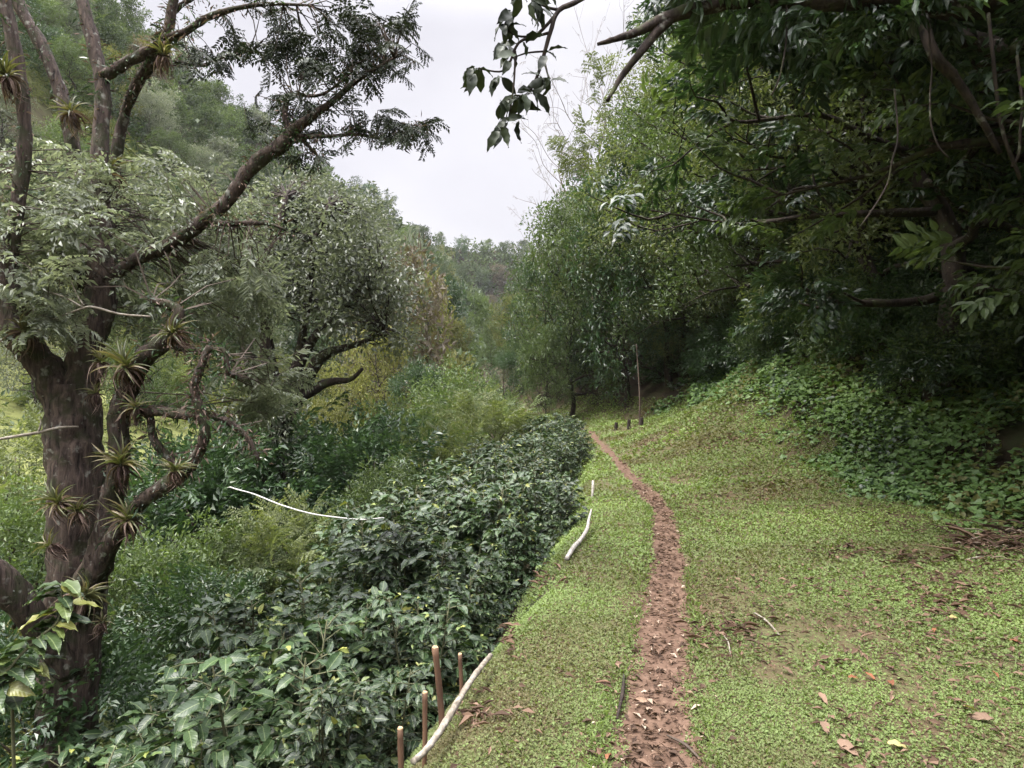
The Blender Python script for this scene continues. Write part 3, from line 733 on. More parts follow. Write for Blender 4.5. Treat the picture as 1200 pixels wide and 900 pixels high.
# ------------------------------------------------------------------ coffee bushes
def coffee_bush(seed, Ht=1.5, R=.62, fine=True):
    r = np.random.default_rng(seed); gs = Geo(); gl = Geo(); Pp = []; Dd = []; Uu = []; Ll = []; Rr = []
    for st in range(3):
        a0 = r.random() * 6.28; top = np.array([.3 * math.cos(a0), .3 * math.sin(a0), Ht * (.85 + .15 * r.random())])
        sp_ = np.array([[0, 0, -.5], [.02 * math.cos(a0), .02 * math.sin(a0), 0], top * np.array([.6, .6, .5]), top]); tube(gs, sp_, [.018, .016, .011, .004], k=5, m=3)
        for h in np.arange(.12, 1.0, .047):
            o = np.array([np.interp(h, [0, .5, 1], [0, sp_[2, j], top[j]]) for j in range(3)])
            for s in (0, np.pi):
                az = h * 37 + s + .9 * r.standard_normal(); L = R * (1.08 - .75 * max(0, h - .35) / .65) * (.6 + .5 * r.random()); el = .35 * r.random() + .5 * h - .15
                d = np.array([math.cos(az) * math.cos(el), math.sin(az) * math.cos(el), math.sin(el)])
                bp_ = np.stack([o + d * L * t + np.array([0, 0, -.22 * L * t * t]) for t in np.linspace(0, 1, 4)]); tube(gs, bp_, [.006, .005, .004, .002], k=3, m=1, cap=False)
                rb = r.random()
                for t in np.arange(.3, 1.02, .066 / max(L, .2)):
                    b0 = o + d * L * t + np.array([0, 0, -.22 * L * t * t]); sd = unit(np.cross(d, [0, 0, 1.]))
                    young = t > .93
                    for q in (-1, 1):
                        Pp.append(b0); Dd.append(d * (.5 + .5 * r.random()) + sd * q * (.35 if young else .75) + .28 * r.standard_normal(3) + np.array([0, 0, -.32 + (.4 if young else 0)]))
                        Uu.append(np.array([0, 0, 1.]) + .42 * r.standard_normal(3)); Ll.append((.075 if young else .122) * (.6 + .6 * r.random()))
                        Rr.append(.88 + .12 * r.random() if (young and r.random() < .6) or r.random() < .012 else .85 * (.5 * rb + .5 * r.random()))
    Ll = np.array(Ll)
    leafset(gl, np.array(Pp), np.array(Dd), np.array(Uu), Ll, Ll * .44, np.array(Rr), TC if fine else T7)
    return gs.mesh('coffee_stems', M['greentwig'], True), gl.mesh('coffee_leaves', M['coffee'], fine)


rng = np.random.default_rng(5)
CB = [coffee_bush(40 + i, 1.5 + .1 * (i % 3)) for i in range(6)]
CF = [coffee_bush(60 + i, 1.55, fine=False) for i in range(4)]
cnt = 0
y = 2.2
rows = []; ZM = {}
while y < 21.5:
    for col_ in range(5):
        wmax = np.interp(y, [2, 3, 4, 7, 12, 20], [2.2, 2.5, 2.9, 3.2, 2.7, 1.6])
        off = .64 + .10 * (y < 4.6) + col_ * .72
        if off > wmax: continue
        x = edge(y) - off + .16 * N_(); yy = y + .18 * N_()
        rows.append((float(x), float(yy), off, col_))
    y += .66 + .012 * y
for (x, yy, off, col_) in rows:
    me = CB[rng.integers(6)] if yy < 9.5 else CF[rng.integers(4)]
    top = np.interp(yy, [2, 3, 4, 5, 6, 8, 12, 16, 20], [-.42, -.22, -.10, .05, .2, .36, .5, .62, .68]) - [0.0, .10, .30, .62, .98][col_] * np.interp(yy, [2, 4, 6, 10, 20], [1.2, 1.15, .85, .6, .4])
    z0 = Hs(x, yy); zm = float(max(v.co.z for v in me[1].vertices)) if me[1].name not in ZM else ZM[me[1].name]; ZM[me[1].name] = zm
    top += .08 * N_(); s_ = float(np.clip((top - z0) / zm, .72, 1.25)); z0 = top - s_ * zm
    near_lab = 'glossy dark green coffee bush ' + (['of the outer row beside the stakes', 'in the second row down from the near grass edge', 'in the third row down the near slope', 'low on the near slope towards the big mossy tree', 'lowest on the near slope, under the big mossy tree'][col_] if yy < 4.6 else
        ['of the outer row along the middle of the grass ledge', 'in the second row along the middle of the ledge', 'in the third row along the middle of the ledge', 'lower on the slope below the middle of the ledge', 'lowest on the slope below the middle of the ledge'][col_] if yy < 10 else
        ['of the outer row near the far end of the path', 'in the second row near the far end of the path', 'in the inner row above the valley near the path end', 'lowest of the rows near the path end', 'lowest of the rows near the path end'][col_])
    t = thing('coffee_bush', near_lab, 'bush', (x, yy, z0), R_() * 6.28, 'coffee bushes planted in rows along the ledge', s_)
    link('stem', me[0], t); link('leaves', me[1], t)

# the sapling in front of the big tree, large pale leaves at the left border
g = Geo(); gl = Geo(); o = P(20, 840, 3.3); o[2] -= .5
stems = [[P(-40, 870, 3.2), P(10, 785, 3.25), P(45, 748, 3.3), P(68, 728, 3.35), P(72, 700, 3.4), P(73, 682, 3.4)], [P(-40, 840, 3.1), P(-5, 810, 3.2), P(22, 792, 3.25), P(40, 775, 3.3)], [P(20, 840, 3.3) - [0, 0, .9], P(14, 815, 3.3), P(10, 785, 3.25)]]
Pp = []; Dd = []; Ll = []
for s_ in stems:
    q = smooth_path(np.array(s_), 5); tube(g, np.array(s_) - o, np.linspace(.010, .004, len(s_)), k=6)
    for i in range(4, len(q)):
        for sd in (-1, 1):
            Pp.append(q[i]); Dd.append(np.array([sd * (.7 + .4 * R_()), -.3 + .5 * N_(), .12 * N_() - .02])); Ll.append(.12 + .07 * R_())
k = R_(len(Pp)) < .62; Pp = np.array(Pp)[k]; Dd = np.array(Dd)[k]; Ll = np.array(Ll)[k]
leafset(gl, Pp - o, Dd, np.array([0, 0, 1.]) + .25 * N_(len(Pp), 3), Ll, Ll * .42, .4 + .6 * R_(len(Pp)), TC)
t = thing('sapling', 'leafy sapling with big pale leaves at the foot of the mossy tree', 'sapling', o); g.build('stem', M['greentwig'], t, True); gl.build('leaves', M['coffee'], t, True)

# ------------------------------------------------------------------ stakes, poles and hose
def stake(px, ytop, ybot, Y, rpx, label, lean=0):
    a = P(px + lean, ytop, Y); b = P(px, ybot, Y); b[2] -= .25; r = rpx * Y / F
    g = Geo(); o = P(px, ybot, Y); tube(g, np.array([b, (a + b) / 2 + [.004, 0, 0], a]) - o, [r * .95, r, r * 1.05], k=11, m=7, rough=.09)
    t = thing('wooden_stake', label, 'stake', o, 0, 'wooden stakes along the grass edge'); g.build('post', M['stake'], t, True)
    g = Geo(); tube(g, np.array([a + [0, 0, -.002], a + [r * .15, 0, .006]]) - o, [r * 1.02, r * .85], k=10, m=1); g.build('cut_end', M['cutwood'], t, False)


stake(521, 759, 838, 3.45, 3.7, 'tallest orange brown stake, leaning at the edge of the coffee', -11)
stake(496, 812, 868, 3.15, 3.0, 'middle orange brown stake between the tall one and the lowest one', 2)
stake(469, 854, 925, 2.8, 3.3, 'lowest and nearest orange brown stake under the coffee leaves', 0)
stake(541, 767, 800, 3.75, 2.4, 'thin stake half hidden behind the tallest stake', -2)
g = Geo(); pp = [(484, 893, 2.80), (500, 878, 2.9), (520, 850, 3.1), (541, 815, 3.4), (556, 792, 3.6), (575, 768, 3.9)]
q = np.array([P(*w) for w in pp]); q[:, 2] = np.maximum(q[:, 2], H(q[:, 0], q[:, 1]) + .015)
tube(g, q - q[0], [.014, .015, .017, .016, .016, .014], k=10, m=8, rough=.14)
tag(g.build('pole', M['palewood'], None, True, q[0]), 'grey weathered pole lying along the grass edge by the stakes', 'pole')
g = Geo(); pp = [(664, 655, 6.05), (671, 643, 6.3), (681, 632, 6.6), (688, 620, 6.9), (690, 610, 7.2), (693, 597, 7.6)]
q = np.array([P(*w) for w in pp]); q[:, 2] = np.maximum(q[:, 2], H(q[:, 0], q[:, 1]) + .02)
tube(g, q - q[0], [.020, .023, .022, .02, .016, .011], k=8, m=4, rough=.12)
tag(g.build('log', M['palebranch'], None, True, q[0]), 'bent whitish branch lying between coffee and grass', 'branch')
g = Geo(); q = np.array([P(694, 574, 9.4), P(695, 563, 9.5)]); q[0, 2] = Hs(*q[0, :2]) - .1
tube(g, q - q[0], [.02, .018], k=8, m=1, rough=.06)
tag(g.build('marker_peg', M['palebranch'], None, True, q[0]), 'short white peg standing in the grass beside the path', 'peg')
g = Geo(); pp = [(266, 572, 11.5), (270, 571, 9.5), (276, 573, 8.4), (300, 580, 8.3), (330, 592, 8.1), (365, 602, 7.9), (400, 607, 7.7), (425, 609, 7.6), (450, 607, 7.5)]
q = np.array([P(*w) for w in pp]); tube(g, q - q[0], .009, k=8, m=5)
tag(g.build('water_hose', M['white'], None, True, q[0]), 'thin white water hose strung over the valley bushes', 'hose')
for i, (a, b, c, Y, lab) in enumerate([(722, 504, 511, 21.5, 'first dark stump post at the path end, leftmost of three'), (737, 500, 509, 21, 'middle dark stump post at the path end'), (752, 496, 505, 20.5, 'dark stump post at the foot of the slender pole')]):
    o = P(a, c, Y); o[2] = Hs(o[0], o[1]); g = Geo(); h_ = max(.16, (c - b) / F * Y * 1.3); tube(g, np.array([[0, 0, -.15], [0, 0, h_ * .6], [.01, 0, h_]]), [.06, .055, .05], k=9, m=2, rough=.08)
    tag(g.build('stump', M['bark_dark'], None, True, o), lab, 'stump', 'stump posts beyond the grass mound')
o = P(749, 500, 20.8); o[2] = Hs(o[0], o[1]); g = Geo(); tube(g, np.array([[0, 0, -.2], [.02, 0, .9], [-.03, 0, 1.8], [-.06, 0, 2.2], [-.09, 0, 2.6]]), [.026, .024, .02, .015, .008], k=8, m=4, rough=.05)
tag(g.build('slender_pole', M['bark_plain'], None, True, o), 'slender bare sapling pole standing before the dark forest edge', 'pole')

EXEC_FOREST = True

# ------------------------------------------------------------------ the grey green tree down the slope
rng = np.random.default_rng(33)


def custom_tree(name, label, base, limbs, regs, kind, size, leafm, barkm, group=None, lmul=1.0, wr=.42, join_r=2.5, roll=.35):
    gt = Geo(); gcr = Geo(); sk = []
    for L_ in limbs: sk.append(lim(gt, L_, 8, 4, .10))
    sk = np.vstack(sk); o0 = np.asarray(base, float)
    for (cx, cy, rx, ry, d0, d1, n) in regs:
        a = R_(n) * 6.283; q = np.sqrt(R_(n)); px = cx + rx * q * np.cos(a); py = cy + ry * q * np.sin(a); dd = d0 + (d1 - d0) * R_(n)
        O = np.array([P(*w) for w in zip(px, py, dd)])
        near = np.array([sk[np.argmin(((sk - o) ** 2).sum(1) + .4 * np.maximum(sk[:, 2] - o[2], 0))] for o in O])
        k = np.linalg.norm(O - near, axis=1) < join_r
        if k.any(): twigs(gt, near[k], O[k], .0016 * d0, .0006 * d0, sag=.06)
        D = unit(O - near) + .5 * N_(n, 3) + np.array([0, 0, -.15]); D[:, 2] *= .6
        clusters(gcr, O, D, size * (.7 + .6 * R_(n)), kind, wr=wr, var=.6, lmul=lmul, roll=roll)
    t = thing(name, label, 'tree', o0, 0, group)
    rel(gt, o0).build('trunk', barkm, t, True); rel(gcr, o0).build('crown', leafm, t)
    return t


D2 = 14.0
custom_tree('spreading_tree', 'grey green spreading tree with dark forked trunk in the valley bushes', P(322, 640, D2),
            [[(322, 660, D2, 17), (320, 590, D2, 15), (318, 530, D2, 15), (325, 490, D2, 15), (345, 470, D2, 12)],
             [(345, 470, D2, 11), (362, 440, D2, 8), (375, 420, D2, 7), (395, 410, D2, 5), (428, 400, D2, 3), (450, 385, 13.6, 2)],
             [(335, 478, D2, 10), (345, 440, D2, 8), (362, 405, D2, 6), (385, 375, D2, 4), (420, 340, D2, 3), (445, 320, D2, 2)],
             [(350, 466, D2, 8), (385, 448, D2, 5), (410, 445, 13.8, 3), (425, 432, 13.7, 2)],
             [(325, 492, D2, 11), (318, 440, D2, 9), (312, 400, D2, 8), (313, 340, D2, 6), (325, 280, D2, 5), (335, 230, D2, 3)],
             [(318, 500, D2, 11), (300, 450, 14.5, 8), (288, 400, 14.8, 6), (270, 350, 15, 4)],
             [(345, 440, D2, 6), (355, 390, D2, 5), (362, 340, D2, 5), (368, 290, D2, 4), (385, 240, D2, 2)],
             [(318, 540, D2, 9), (332, 500, 13.6, 7), (350, 480, 13.5, 5)],
             [(322, 530, D2, 8), (290, 500, 13.5, 5), (280, 480, 13.4, 3)]],
            [(380, 330, 80, 55, 12.6, 16, 170), (330, 280, 65, 45, 13, 16, 110), (400, 275, 50, 40, 13, 16, 95), (440, 340, 32, 42, 13, 15.5, 70), (300, 330, 50, 50, 13, 16, 80), (400, 372, 60, 14, 13, 15, 22), (350, 235, 40, 28, 14, 16, 60),
             (415, 250, 30, 22, 14, 16, 30), (262, 300, 32, 40, 13.5, 15.5, 45), (300, 500, 46, 34, 12.8, 13.8, 55), (455, 395, 25, 14, 13, 15, 22), (355, 415, 40, 12, 13.5, 15, 8)],
            'tuft', .6, M['grey'], M['bark_dark'], join_r=2.2, lmul=.62, wr=.5)

# ------------------------------------------------------------------ tree kinds
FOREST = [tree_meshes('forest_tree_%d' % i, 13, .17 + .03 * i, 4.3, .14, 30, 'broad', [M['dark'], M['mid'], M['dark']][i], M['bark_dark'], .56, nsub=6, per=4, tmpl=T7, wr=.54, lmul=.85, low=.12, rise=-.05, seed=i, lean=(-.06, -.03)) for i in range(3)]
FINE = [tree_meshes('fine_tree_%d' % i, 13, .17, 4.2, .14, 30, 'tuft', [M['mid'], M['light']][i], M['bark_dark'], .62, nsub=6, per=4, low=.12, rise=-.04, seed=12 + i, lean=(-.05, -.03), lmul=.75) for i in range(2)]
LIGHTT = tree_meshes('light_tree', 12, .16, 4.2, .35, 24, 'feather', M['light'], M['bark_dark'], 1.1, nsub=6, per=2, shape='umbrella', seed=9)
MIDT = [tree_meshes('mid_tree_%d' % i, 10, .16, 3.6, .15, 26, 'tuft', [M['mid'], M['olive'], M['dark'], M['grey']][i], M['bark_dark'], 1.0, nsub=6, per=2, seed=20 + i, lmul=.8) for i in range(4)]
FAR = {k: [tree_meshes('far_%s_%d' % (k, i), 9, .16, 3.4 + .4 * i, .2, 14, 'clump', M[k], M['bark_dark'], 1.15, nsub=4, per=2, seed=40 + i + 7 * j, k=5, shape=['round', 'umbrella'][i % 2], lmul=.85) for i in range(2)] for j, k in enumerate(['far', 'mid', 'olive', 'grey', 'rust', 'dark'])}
BARE = tree_meshes('bare_tree', 12, .13, 4.2, .3, 16, 'feather', M['rust'], M['bark_pale'], .35, nsub=7, per=1, shape='umbrella', seed=77, k=5, rise=.5, lmul=.5)


def shrub_meshes(name, Rr, Hh, n, kind, leafm, size, seed, tmpl=T4, wr=.45, lmul=1.0):
    global rng
    keep = rng; rng = np.random.default_rng(seed)
    gs = Geo(); gl = Geo(); a = R_(n) * 6.283; el = np.arcsin(R_(n)); q = (.55 + .45 * R_(n)) * (.8 + .4 * vnoise(a * 1.2 + seed, el * 3))
    O = np.stack([Rr * q * np.cos(a) * np.cos(el), Rr * q * np.sin(a) * np.cos(el), Hh * (.12 + .85 * q * np.sin(el))], -1)
    D = unit(O * np.array([1, 1, .6]) + np.array([0, 0, .3]) + .5 * N_(n, 3))
    for i in range(0, n, max(1, n // 14)): tube(gs, np.array([[.05 * N_(), .05 * N_(), -.2], O[i] * [.5, .5, .45], O[i]]), [.022 * Rr, .015 * Rr, .006 * Rr], k=4, m=2)
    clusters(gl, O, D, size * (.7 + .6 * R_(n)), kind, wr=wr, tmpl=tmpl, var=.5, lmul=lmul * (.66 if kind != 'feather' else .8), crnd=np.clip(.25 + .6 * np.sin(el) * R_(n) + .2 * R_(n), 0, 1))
    rng = keep
    return gs.mesh(name + '_stem', M['twig'], True), gl.mesh(name + '_foliage', leafm)


SH = {'mid': [shrub_meshes('mid_shrub_%d' % i, 1.0, 1.3, 210, 'tuft', M['mid'], .36, 300 + i) for i in range(2)],
      'light': [shrub_meshes('light_shrub_%d' % i, 1.0, 1.2, 130, 'feather', M['light'], .42, 310 + i) for i in range(2)],
      'dark': [shrub_meshes('dark_shrub_%d' % i, 1.0, 1.4, 210, 'broad', M['dark'], .4, 320 + i) for i in range(2)],
      'olive': [shrub_meshes('olive_shrub_%d' % i, 1.0, 1.5, 180, 'tuft', M['olive'], .4, 330 + i) for i in range(2)],
      'fern': [shrub_meshes('fern_shrub_%d' % i, 1.0, .9, 90, 'feather', M['fern'], .5, 340 + i) for i in range(2)]}


def put_shrub(kind, label, x, y, s, group, sz=1.0, dz=0):
    t = thing('shrub', label, 'shrub', (x, y, Hs(x, y) - .05 + dz), float(R_() * 6.28), group, (s, s, s * sz))
    a = SH[kind][rng.integers(len(SH[kind]))]; link('stem', a[0], t); link('foliage', a[1], t); return t


# ------------------------------------------------------------------ forest at the right
rng = np.random.default_rng(55)
i = 0
for r0, ystep, hs in ((2.0, 2.6, .85), (4.6, 3.0, 1.05), (8.2, 3.4, 1.15), (12.5, 4.2, 1.2)):
    for y in np.arange(-5 + .7 * r0 % 2, 25.5, ystep):
        x = bankx(y) + r0 + .5 * N_(); yy = y + .6 * N_()
        if x > max(7.5, yy * .85 + 7.5): continue
        ms_ = FOREST[rng.integers(3)]
        if yy > 11 and R_() < .75: ms_ = FINE[0] if R_() < .4 else FINE[1]
        lab = {2.0: 'dark leafy forest tree at the front edge of the wooded bank', 4.6: 'tall dark forest tree in the second rank of the wooded bank', 8.2: 'dark forest tree standing deep in the wooded bank', 12.5: 'dark forest tree at the back of the wooded bank'}[r0]
        put_tree(ms_, 'forest_tree', lab, float(x), float(yy), R_() * .9 - .45, hs * (.85 + .3 * R_()), 'dense forest trees on the bank beside the path')
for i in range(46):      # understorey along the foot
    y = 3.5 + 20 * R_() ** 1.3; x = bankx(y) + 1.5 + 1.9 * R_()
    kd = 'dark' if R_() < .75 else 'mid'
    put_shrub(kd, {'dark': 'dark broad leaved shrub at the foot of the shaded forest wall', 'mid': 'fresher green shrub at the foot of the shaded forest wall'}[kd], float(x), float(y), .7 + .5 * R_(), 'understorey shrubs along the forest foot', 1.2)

def by_px(px, Y, ytop, meshes, Hm, name, label, group=None, rz=None, slim=.72):
    x = (px - 600) / F * Y; z = Hs(x, Y); top = CAMZ - (ytop - 450) / F * Y
    k_ = max(.3, (top - z) / Hm); put_tree(meshes, name, label, float(x), float(Y), R_() * 6.28 if rz is None else rz, (k_ * slim, k_ * slim, k_), group)

GF = 'trees where the forest spur meets the valley'
for px, Y, yt, kd, lab in ((668, 28, 235, 'm', 'rounded mid green tree behind the far end of the coffee row'), (728, 30, 170, 'l', 'bright green umbrella crowned tree above the dark spur trees'), (735, 27, 195, 'd', 'dark tree behind the slender pole'), (785, 26, 110, 'd', 'tall dark tree rising over the path end'),
                           (840, 24, 40, 'f', 'tall mid green tree leaning over the grass mound'), (640, 31, 300, 'd', 'low dark tree at the tip of the forest spur'), (900, 22, -20, 'f', 'towering dark tree above the grass mound'), (690, 33, 225, 'g', 'grey leaved tree in the middle of the spur'),
                           (620, 40, 335, 'm', 'mid green tree beyond the coffee row tip'), (655, 38, 290, 'o', 'yellowish tree showing above the spur tip'), (600, 46, 345, 'o', 'olive yellow tree in the valley throat'), (575, 52, 380, 'm', 'small green tree in the valley throat'), (632, 52, 318, 'o', 'tall olive tree behind the spur tip'), (608, 34, 395, 'm', 'bushy green tree just left of the spur tip'), (590, 30, 425, 'd', 'dark bushy tree below the spur tip'), (640, 27, 385, 'm', 'broad green tree hanging over the coffee row end')):
    ms, hm = {'d': (MIDT[2], 10.5), 'f': (FINE[0], 13.5), 'l': (LIGHTT, 12.), 'm': (MIDT[0], 10.5), 'o': (MIDT[1], 10.5), 'g': (MIDT[3], 10.5)}[kd]
    by_px(px, Y, yt, ms, hm, 'tree', lab, GF)
by_px(798, 26, 190, FINE[1], 13.5, 'tree', 'bright yellow green young tree against the dark forest', GF)
by_px(662, 40, 130, BARE, 12, 'bare_tree', 'nearly leafless tall tree with fine twigs against the sky', GF, 2.0)
by_px(632, 48, 250, BARE, 12, 'bare_tree', 'smaller leafless tree low against the sky left of the dark spur', GF, .5)
by_px(705, 36, 60, BARE, 12, 'bare_tree', 'tallest leafless tree reaching up beside the hanging leaves', GF, 4.0)

# ------------------------------------------------------------------ valley shrubs
rng = np.random.default_rng(66)
GV = 'shrubs filling the valley below the ledge'
vis = [(200, 690, 9, 'mid', 1.15, 'bright green rounded shrub beside the mossy tree trunk'), (160, 720, 8.5, 'mid', .9, 'green shrub touching the mossy tree trunk'), (235, 745, 7.5, 'dark', .8, 'dark fine leaved shrub just behind the coffee leaves'), (290, 665, 9.5, 'fern', 1.0, 'ferny light shrub above the coffee tops'), (330, 640, 10, 'light', .9, 'light green shrub under the white hose'),
       (255, 605, 12, 'dark', 1.6, 'large dark shrub at the start of the white hose'), (350, 565, 14, 'dark', 1.7, 'large dark shrub right of the spreading tree trunk'), (200, 620, 13, 'dark', 1.7, 'dark shrub mass between the two big trees'), (430, 560, 13, 'dark', 1.3, 'dark shrub beside the coffee crest'), (460, 590, 11, 'mid', .9, 'mid green shrub touching the coffee crest'),
       (480, 530, 16, 'mid', 1.5, 'tall mid green shrub over the coffee crest'), (520, 540, 15, 'light', 1.0, 'pale feathery shrub at the coffee crest'), (560, 505, 20, 'light', 1.4, 'pale feathery shrub near the coffee row tip'), (540, 470, 26, 'mid', 2.0, 'green shrub in the middle of the valley'), (30, 640, 9, 'mid', 1.1, 'green shrub left of the mossy trunk'), (20, 560, 12, 'light', 1.4, 'light green shrub behind the pale dead branch'),
       (60, 830, 5.6, 'dark', .8, 'dark shrub at the foot of the mossy tree'), (590, 490, 23, 'fern', 1.5, 'ferny shrub below the spur tip')]
for px, py, Y, kd, s, lab in vis:
    p = P(px, py, Y); x = float(p[0]); z = Hs(x, Y); t = put_shrub(kd, lab, x, float(Y), s, GV, 1.1); t.location[2] = max(z - .1, p[2] - s * .75)
    if p[2] - s * .75 > z: t.scale[2] = s * 1.1
kinds = ['mid', 'light', 'dark', 'olive', 'fern']
klab = {'mid': 'mid green shrub', 'light': 'pale feathery shrub', 'dark': 'dark leaved shrub', 'olive': 'olive yellow shrub', 'fern': 'ferny shrub'}
n = 0
for i in range(600):
    y = 6 + 62 * R_() ** 1.15; x = edge(y) - 2.5 - 17 * R_() - (y > 25) * 8 * R_()
    if x < -y * .80 or n > 150: continue
    m_ = float(mead_at(np.array([x]), np.array([y]))[0])
    if m_ > .4 and R_() > .12: continue
    kd = kinds[rng.choice(5, p=[.3, .2, .25, .15, .1] if y < 25 else [.2, .3, .1, .3, .1])]
    zone = 'among the bushes close below the coffee rows' if y < 14 else 'on the valley floor beyond the spreading tree' if y < 30 else 'on the far yellow green slope of the valley'
    put_shrub(kd, klab[kd] + ' ' + zone, float(x), float(y), (.7 + .7 * R_()) * (1 + .012 * y), GV, 1.1); n += 1
for px, Y, yt, kd, lab in ((470, 45, 300, 4, 'rusty leaved tree behind the spreading tree'), (500, 60, 325, 2, 'olive crowned tree on the far slope'), (440, 38, 380, 4, 'small rusty shrubby tree on the yellow slope'), (490, 30, 420, 5, 'thin tree with few leaves standing in the valley shrubs'), (535, 75, 375, 2, 'olive tree under the far hill'),
                           (565, 80, 345, 1, 'green tree under the far hill'), (520, 90, 330, 5, 'dark bluish tree below the far ridge'), (455, 70, 270, 3, 'grey crowned tall tree behind the rusty tree'), (160, 34, 330, 1, 'green tree behind the mossy limbs'), (250, 46, 300, 0, 'dense tree behind the spreading tree crown'), (40, 30, 330, 3, 'grey tree behind the limb leaning left'), (200, 55, 250, 1, 'green tree up the meadow'), (110, 48, 250, 0, 'dense tree above the meadow')):
    k = ['far', 'mid', 'olive', 'grey', 'rust', 'dark'][kd]
    by_px(px, Y, yt, FAR[k][0] if Y > 40 else MIDT[[2, 0, 1, 3, 1, 2][kd]], 9.5 if Y > 40 else 10.5, 'tree', lab, 'single trees in the valley')

# ------------------------------------------------------------------ forest on the mountain across the valley
rng = np.random.default_rng(88)
pts = []
tries = 0
while len(pts) < 285 and tries < 20000:
    tries += 1
    y = 45 + 250 * R_() ** .9; x = -95 + 120 * R_()
    if x < -.80 * y or x > .03 * y + 2: continue
    hx = float(np.interp(y, [0, 40, 80, 120, 150, 190, 230, 300], [-24, -24, -24, -22, -17, -9, -5, 3]))
    if x > hx + 4 and y < 200: continue
    xr_ = float(np.interp(y, [0, 60, 100, 120, 150, 190, 230, 300], [-78, -70, -62, -57, -48, -29, -22, -15]))
    if x < xr_ - 8 and y < 215: continue
    sp_ = 2.6 + .017 * y
    if any((x - a) ** 2 + (y - b) ** 2 < sp_ * sp_ for a, b in pts): continue
    pts.append((x, y))
mlab = {'far': 'dense green forest tree', 'mid': 'fresh green forest tree', 'olive': 'olive tinted forest tree', 'grey': 'greyish forest tree', 'rust': 'rust tinted forest tree', 'dark': 'dark forest tree'}
for x, y in pts:
    k = list(mlab)[rng.choice(6, p=[.45, .15, .05, .18, .03, .14])]
    zone = 'on the near mountain flank' if y < 100 else 'on the middle of the mountain flank' if y < 190 else 'on the hill closing the valley'
    put_tree(FAR[k][rng.integers(2)] if y > 80 else MIDT[{'far': 2, 'mid': 0, 'olive': 1, 'grey': 3, 'rust': 1, 'dark': 2}[k]], 'hill_tree', mlab[k] + ' ' + zone, float(x), float(y), R_() * 6.28, (.42 + .36 * R_()) * (1 + .0014 * y), 'trees covering the mountain across the valley', dz=-.8)

# ------------------------------------------------------------------ overhanging tree at the upper right, its limb and hanging twig
rng = np.random.default_rng(101)
base = np.array([6.6, 6.4, Hs(6.6, 6.4)])
t = thing('overhanging_tree', 'dark big tree on the bank whose mossy limb reaches out over the path', 'tree', base)
g = Geo()
tube(g, np.array([base - [0, 0, .4], base + [0, 0, 1.5], base + [-.15, -.1, 3.2], base + [-.35, -.1, 5.0], base + [-.2, 0, 8.5]]), [.38, .30, .26, .24, .12], k=12, m=4, rough=.07)
for L_ in ([(1400, -60, 6.3, 34), (1240, -20, 6.2, 30), (1120, -2, 6.1, 22), (1060, -6, 6.0, 15), (960, 2, 6.0, 11), (885, -2, 5.9, 9.5), (840, 6, 5.8, 8.5), (790, 18, 5.8, 7.5), (745, 38, 5.7, 5), (720, 46, 5.6, 3.5), (700, 52, 5.6, 2)],
           [(790, 18, 5.8, 6), (768, 40, 5.75, 5.5), (742, 72, 5.7, 4.5), (728, 90, 5.7, 3.5), (712, 118, 5.6, 2)],
           [(1080, 20, 6.0, 7), (1095, 65, 5.9, 6.5), (1122, 95, 5.9, 5.5), (1150, 140, 5.9, 4), (1172, 180, 5.9, 3)],
           [(1300, 0, 6.3, 20), (1200, 60, 6.6, 14), (1100, 40, 7.2, 11), (1000, 60, 8, 8)]):
    lim(g, L_, 9, 4, .14)
rel(g, base).build('trunk', M['bark_dark'], t, True)
gh = Geo(); glf = Geo()
tw = [[(860, 2, 5.8, 4), (800, -45, 5.0, 3.6), (730, -40, 4.2, 3.5), (683, -2, 3.7, 3.2), (655, 12, 3.62, 3), (645, 38, 3.6, 2.6), (638, 62, 3.6, 2.2), (630, 88, 3.6, 1.8), (618, 110, 3.6, 1.4), (602, 112, 3.6, 1.1)],
      [(656, 12, 3.62, 2.4), (630, 40, 3.58, 2), (608, 50, 3.55, 1.8), (596, 76, 3.55, 1.5), (585, 84, 3.55, 1.2), (560, 80, 3.55, 1)],
      [(645, 38, 3.6, 1.8), (628, 42, 3.6, 1.4), (606, 42, 3.55, 1.2), (590, 30, 3.55, 1)], [(604, 60, 3.55, 1.3), (602, 100, 3.55, 1.2), (596, 140, 3.55, 1)],
      [(656, 12, 3.62, 2), (640, 8, 3.6, 1.5), (622, -2, 3.6, 1.2)], [(636, 66, 3.6, 1.4), (640, 80, 3.6, 1.2), (643, 92, 3.6, 1)], [(640, 60, 3.6, 1.2), (618, 62, 3.6, 1), (600, 68, 3.6, .8)]]
for L_ in tw: lim(gh, L_, 6, 4, .05)
fol = [(560, 80, 6), (553, 82, 4), (590, 30, 6), (592, 52, 5), (598, 18, 5), (622, 0, 6), (630, 10, 4), (585, 88, 4), (596, 140, 7), (590, 120, 4), (612, 112, 5), (624, 108, 5), (630, 92, 4), (643, 90, 4), (640, 64, 3), (600, 68, 4), (612, 48, 3), (583, 150, 5), (606, 112, 5), (610, -10, 5), (640, -8, 5)]
Pp = []; Dd = []; Ll = []
for a, b, n in fol:
    for j in range(n):
        Pp.append(P(a + 3 * N_(), b + 3 * N_(), 3.56 + .05 * N_())); an = R_() * 6.283; Dd.append([math.cos(an), .5 * math.sin(an), -.75 + .6 * N_()]); Ll.append(.08 + .06 * R_())
leafset(glf, np.array(Pp), np.array(Dd), np.array([.3, -.6, .6]) + .5 * N_(len(Pp), 3), np.array(Ll), np.array(Ll) * .44, R_(len(Pp)), TC)
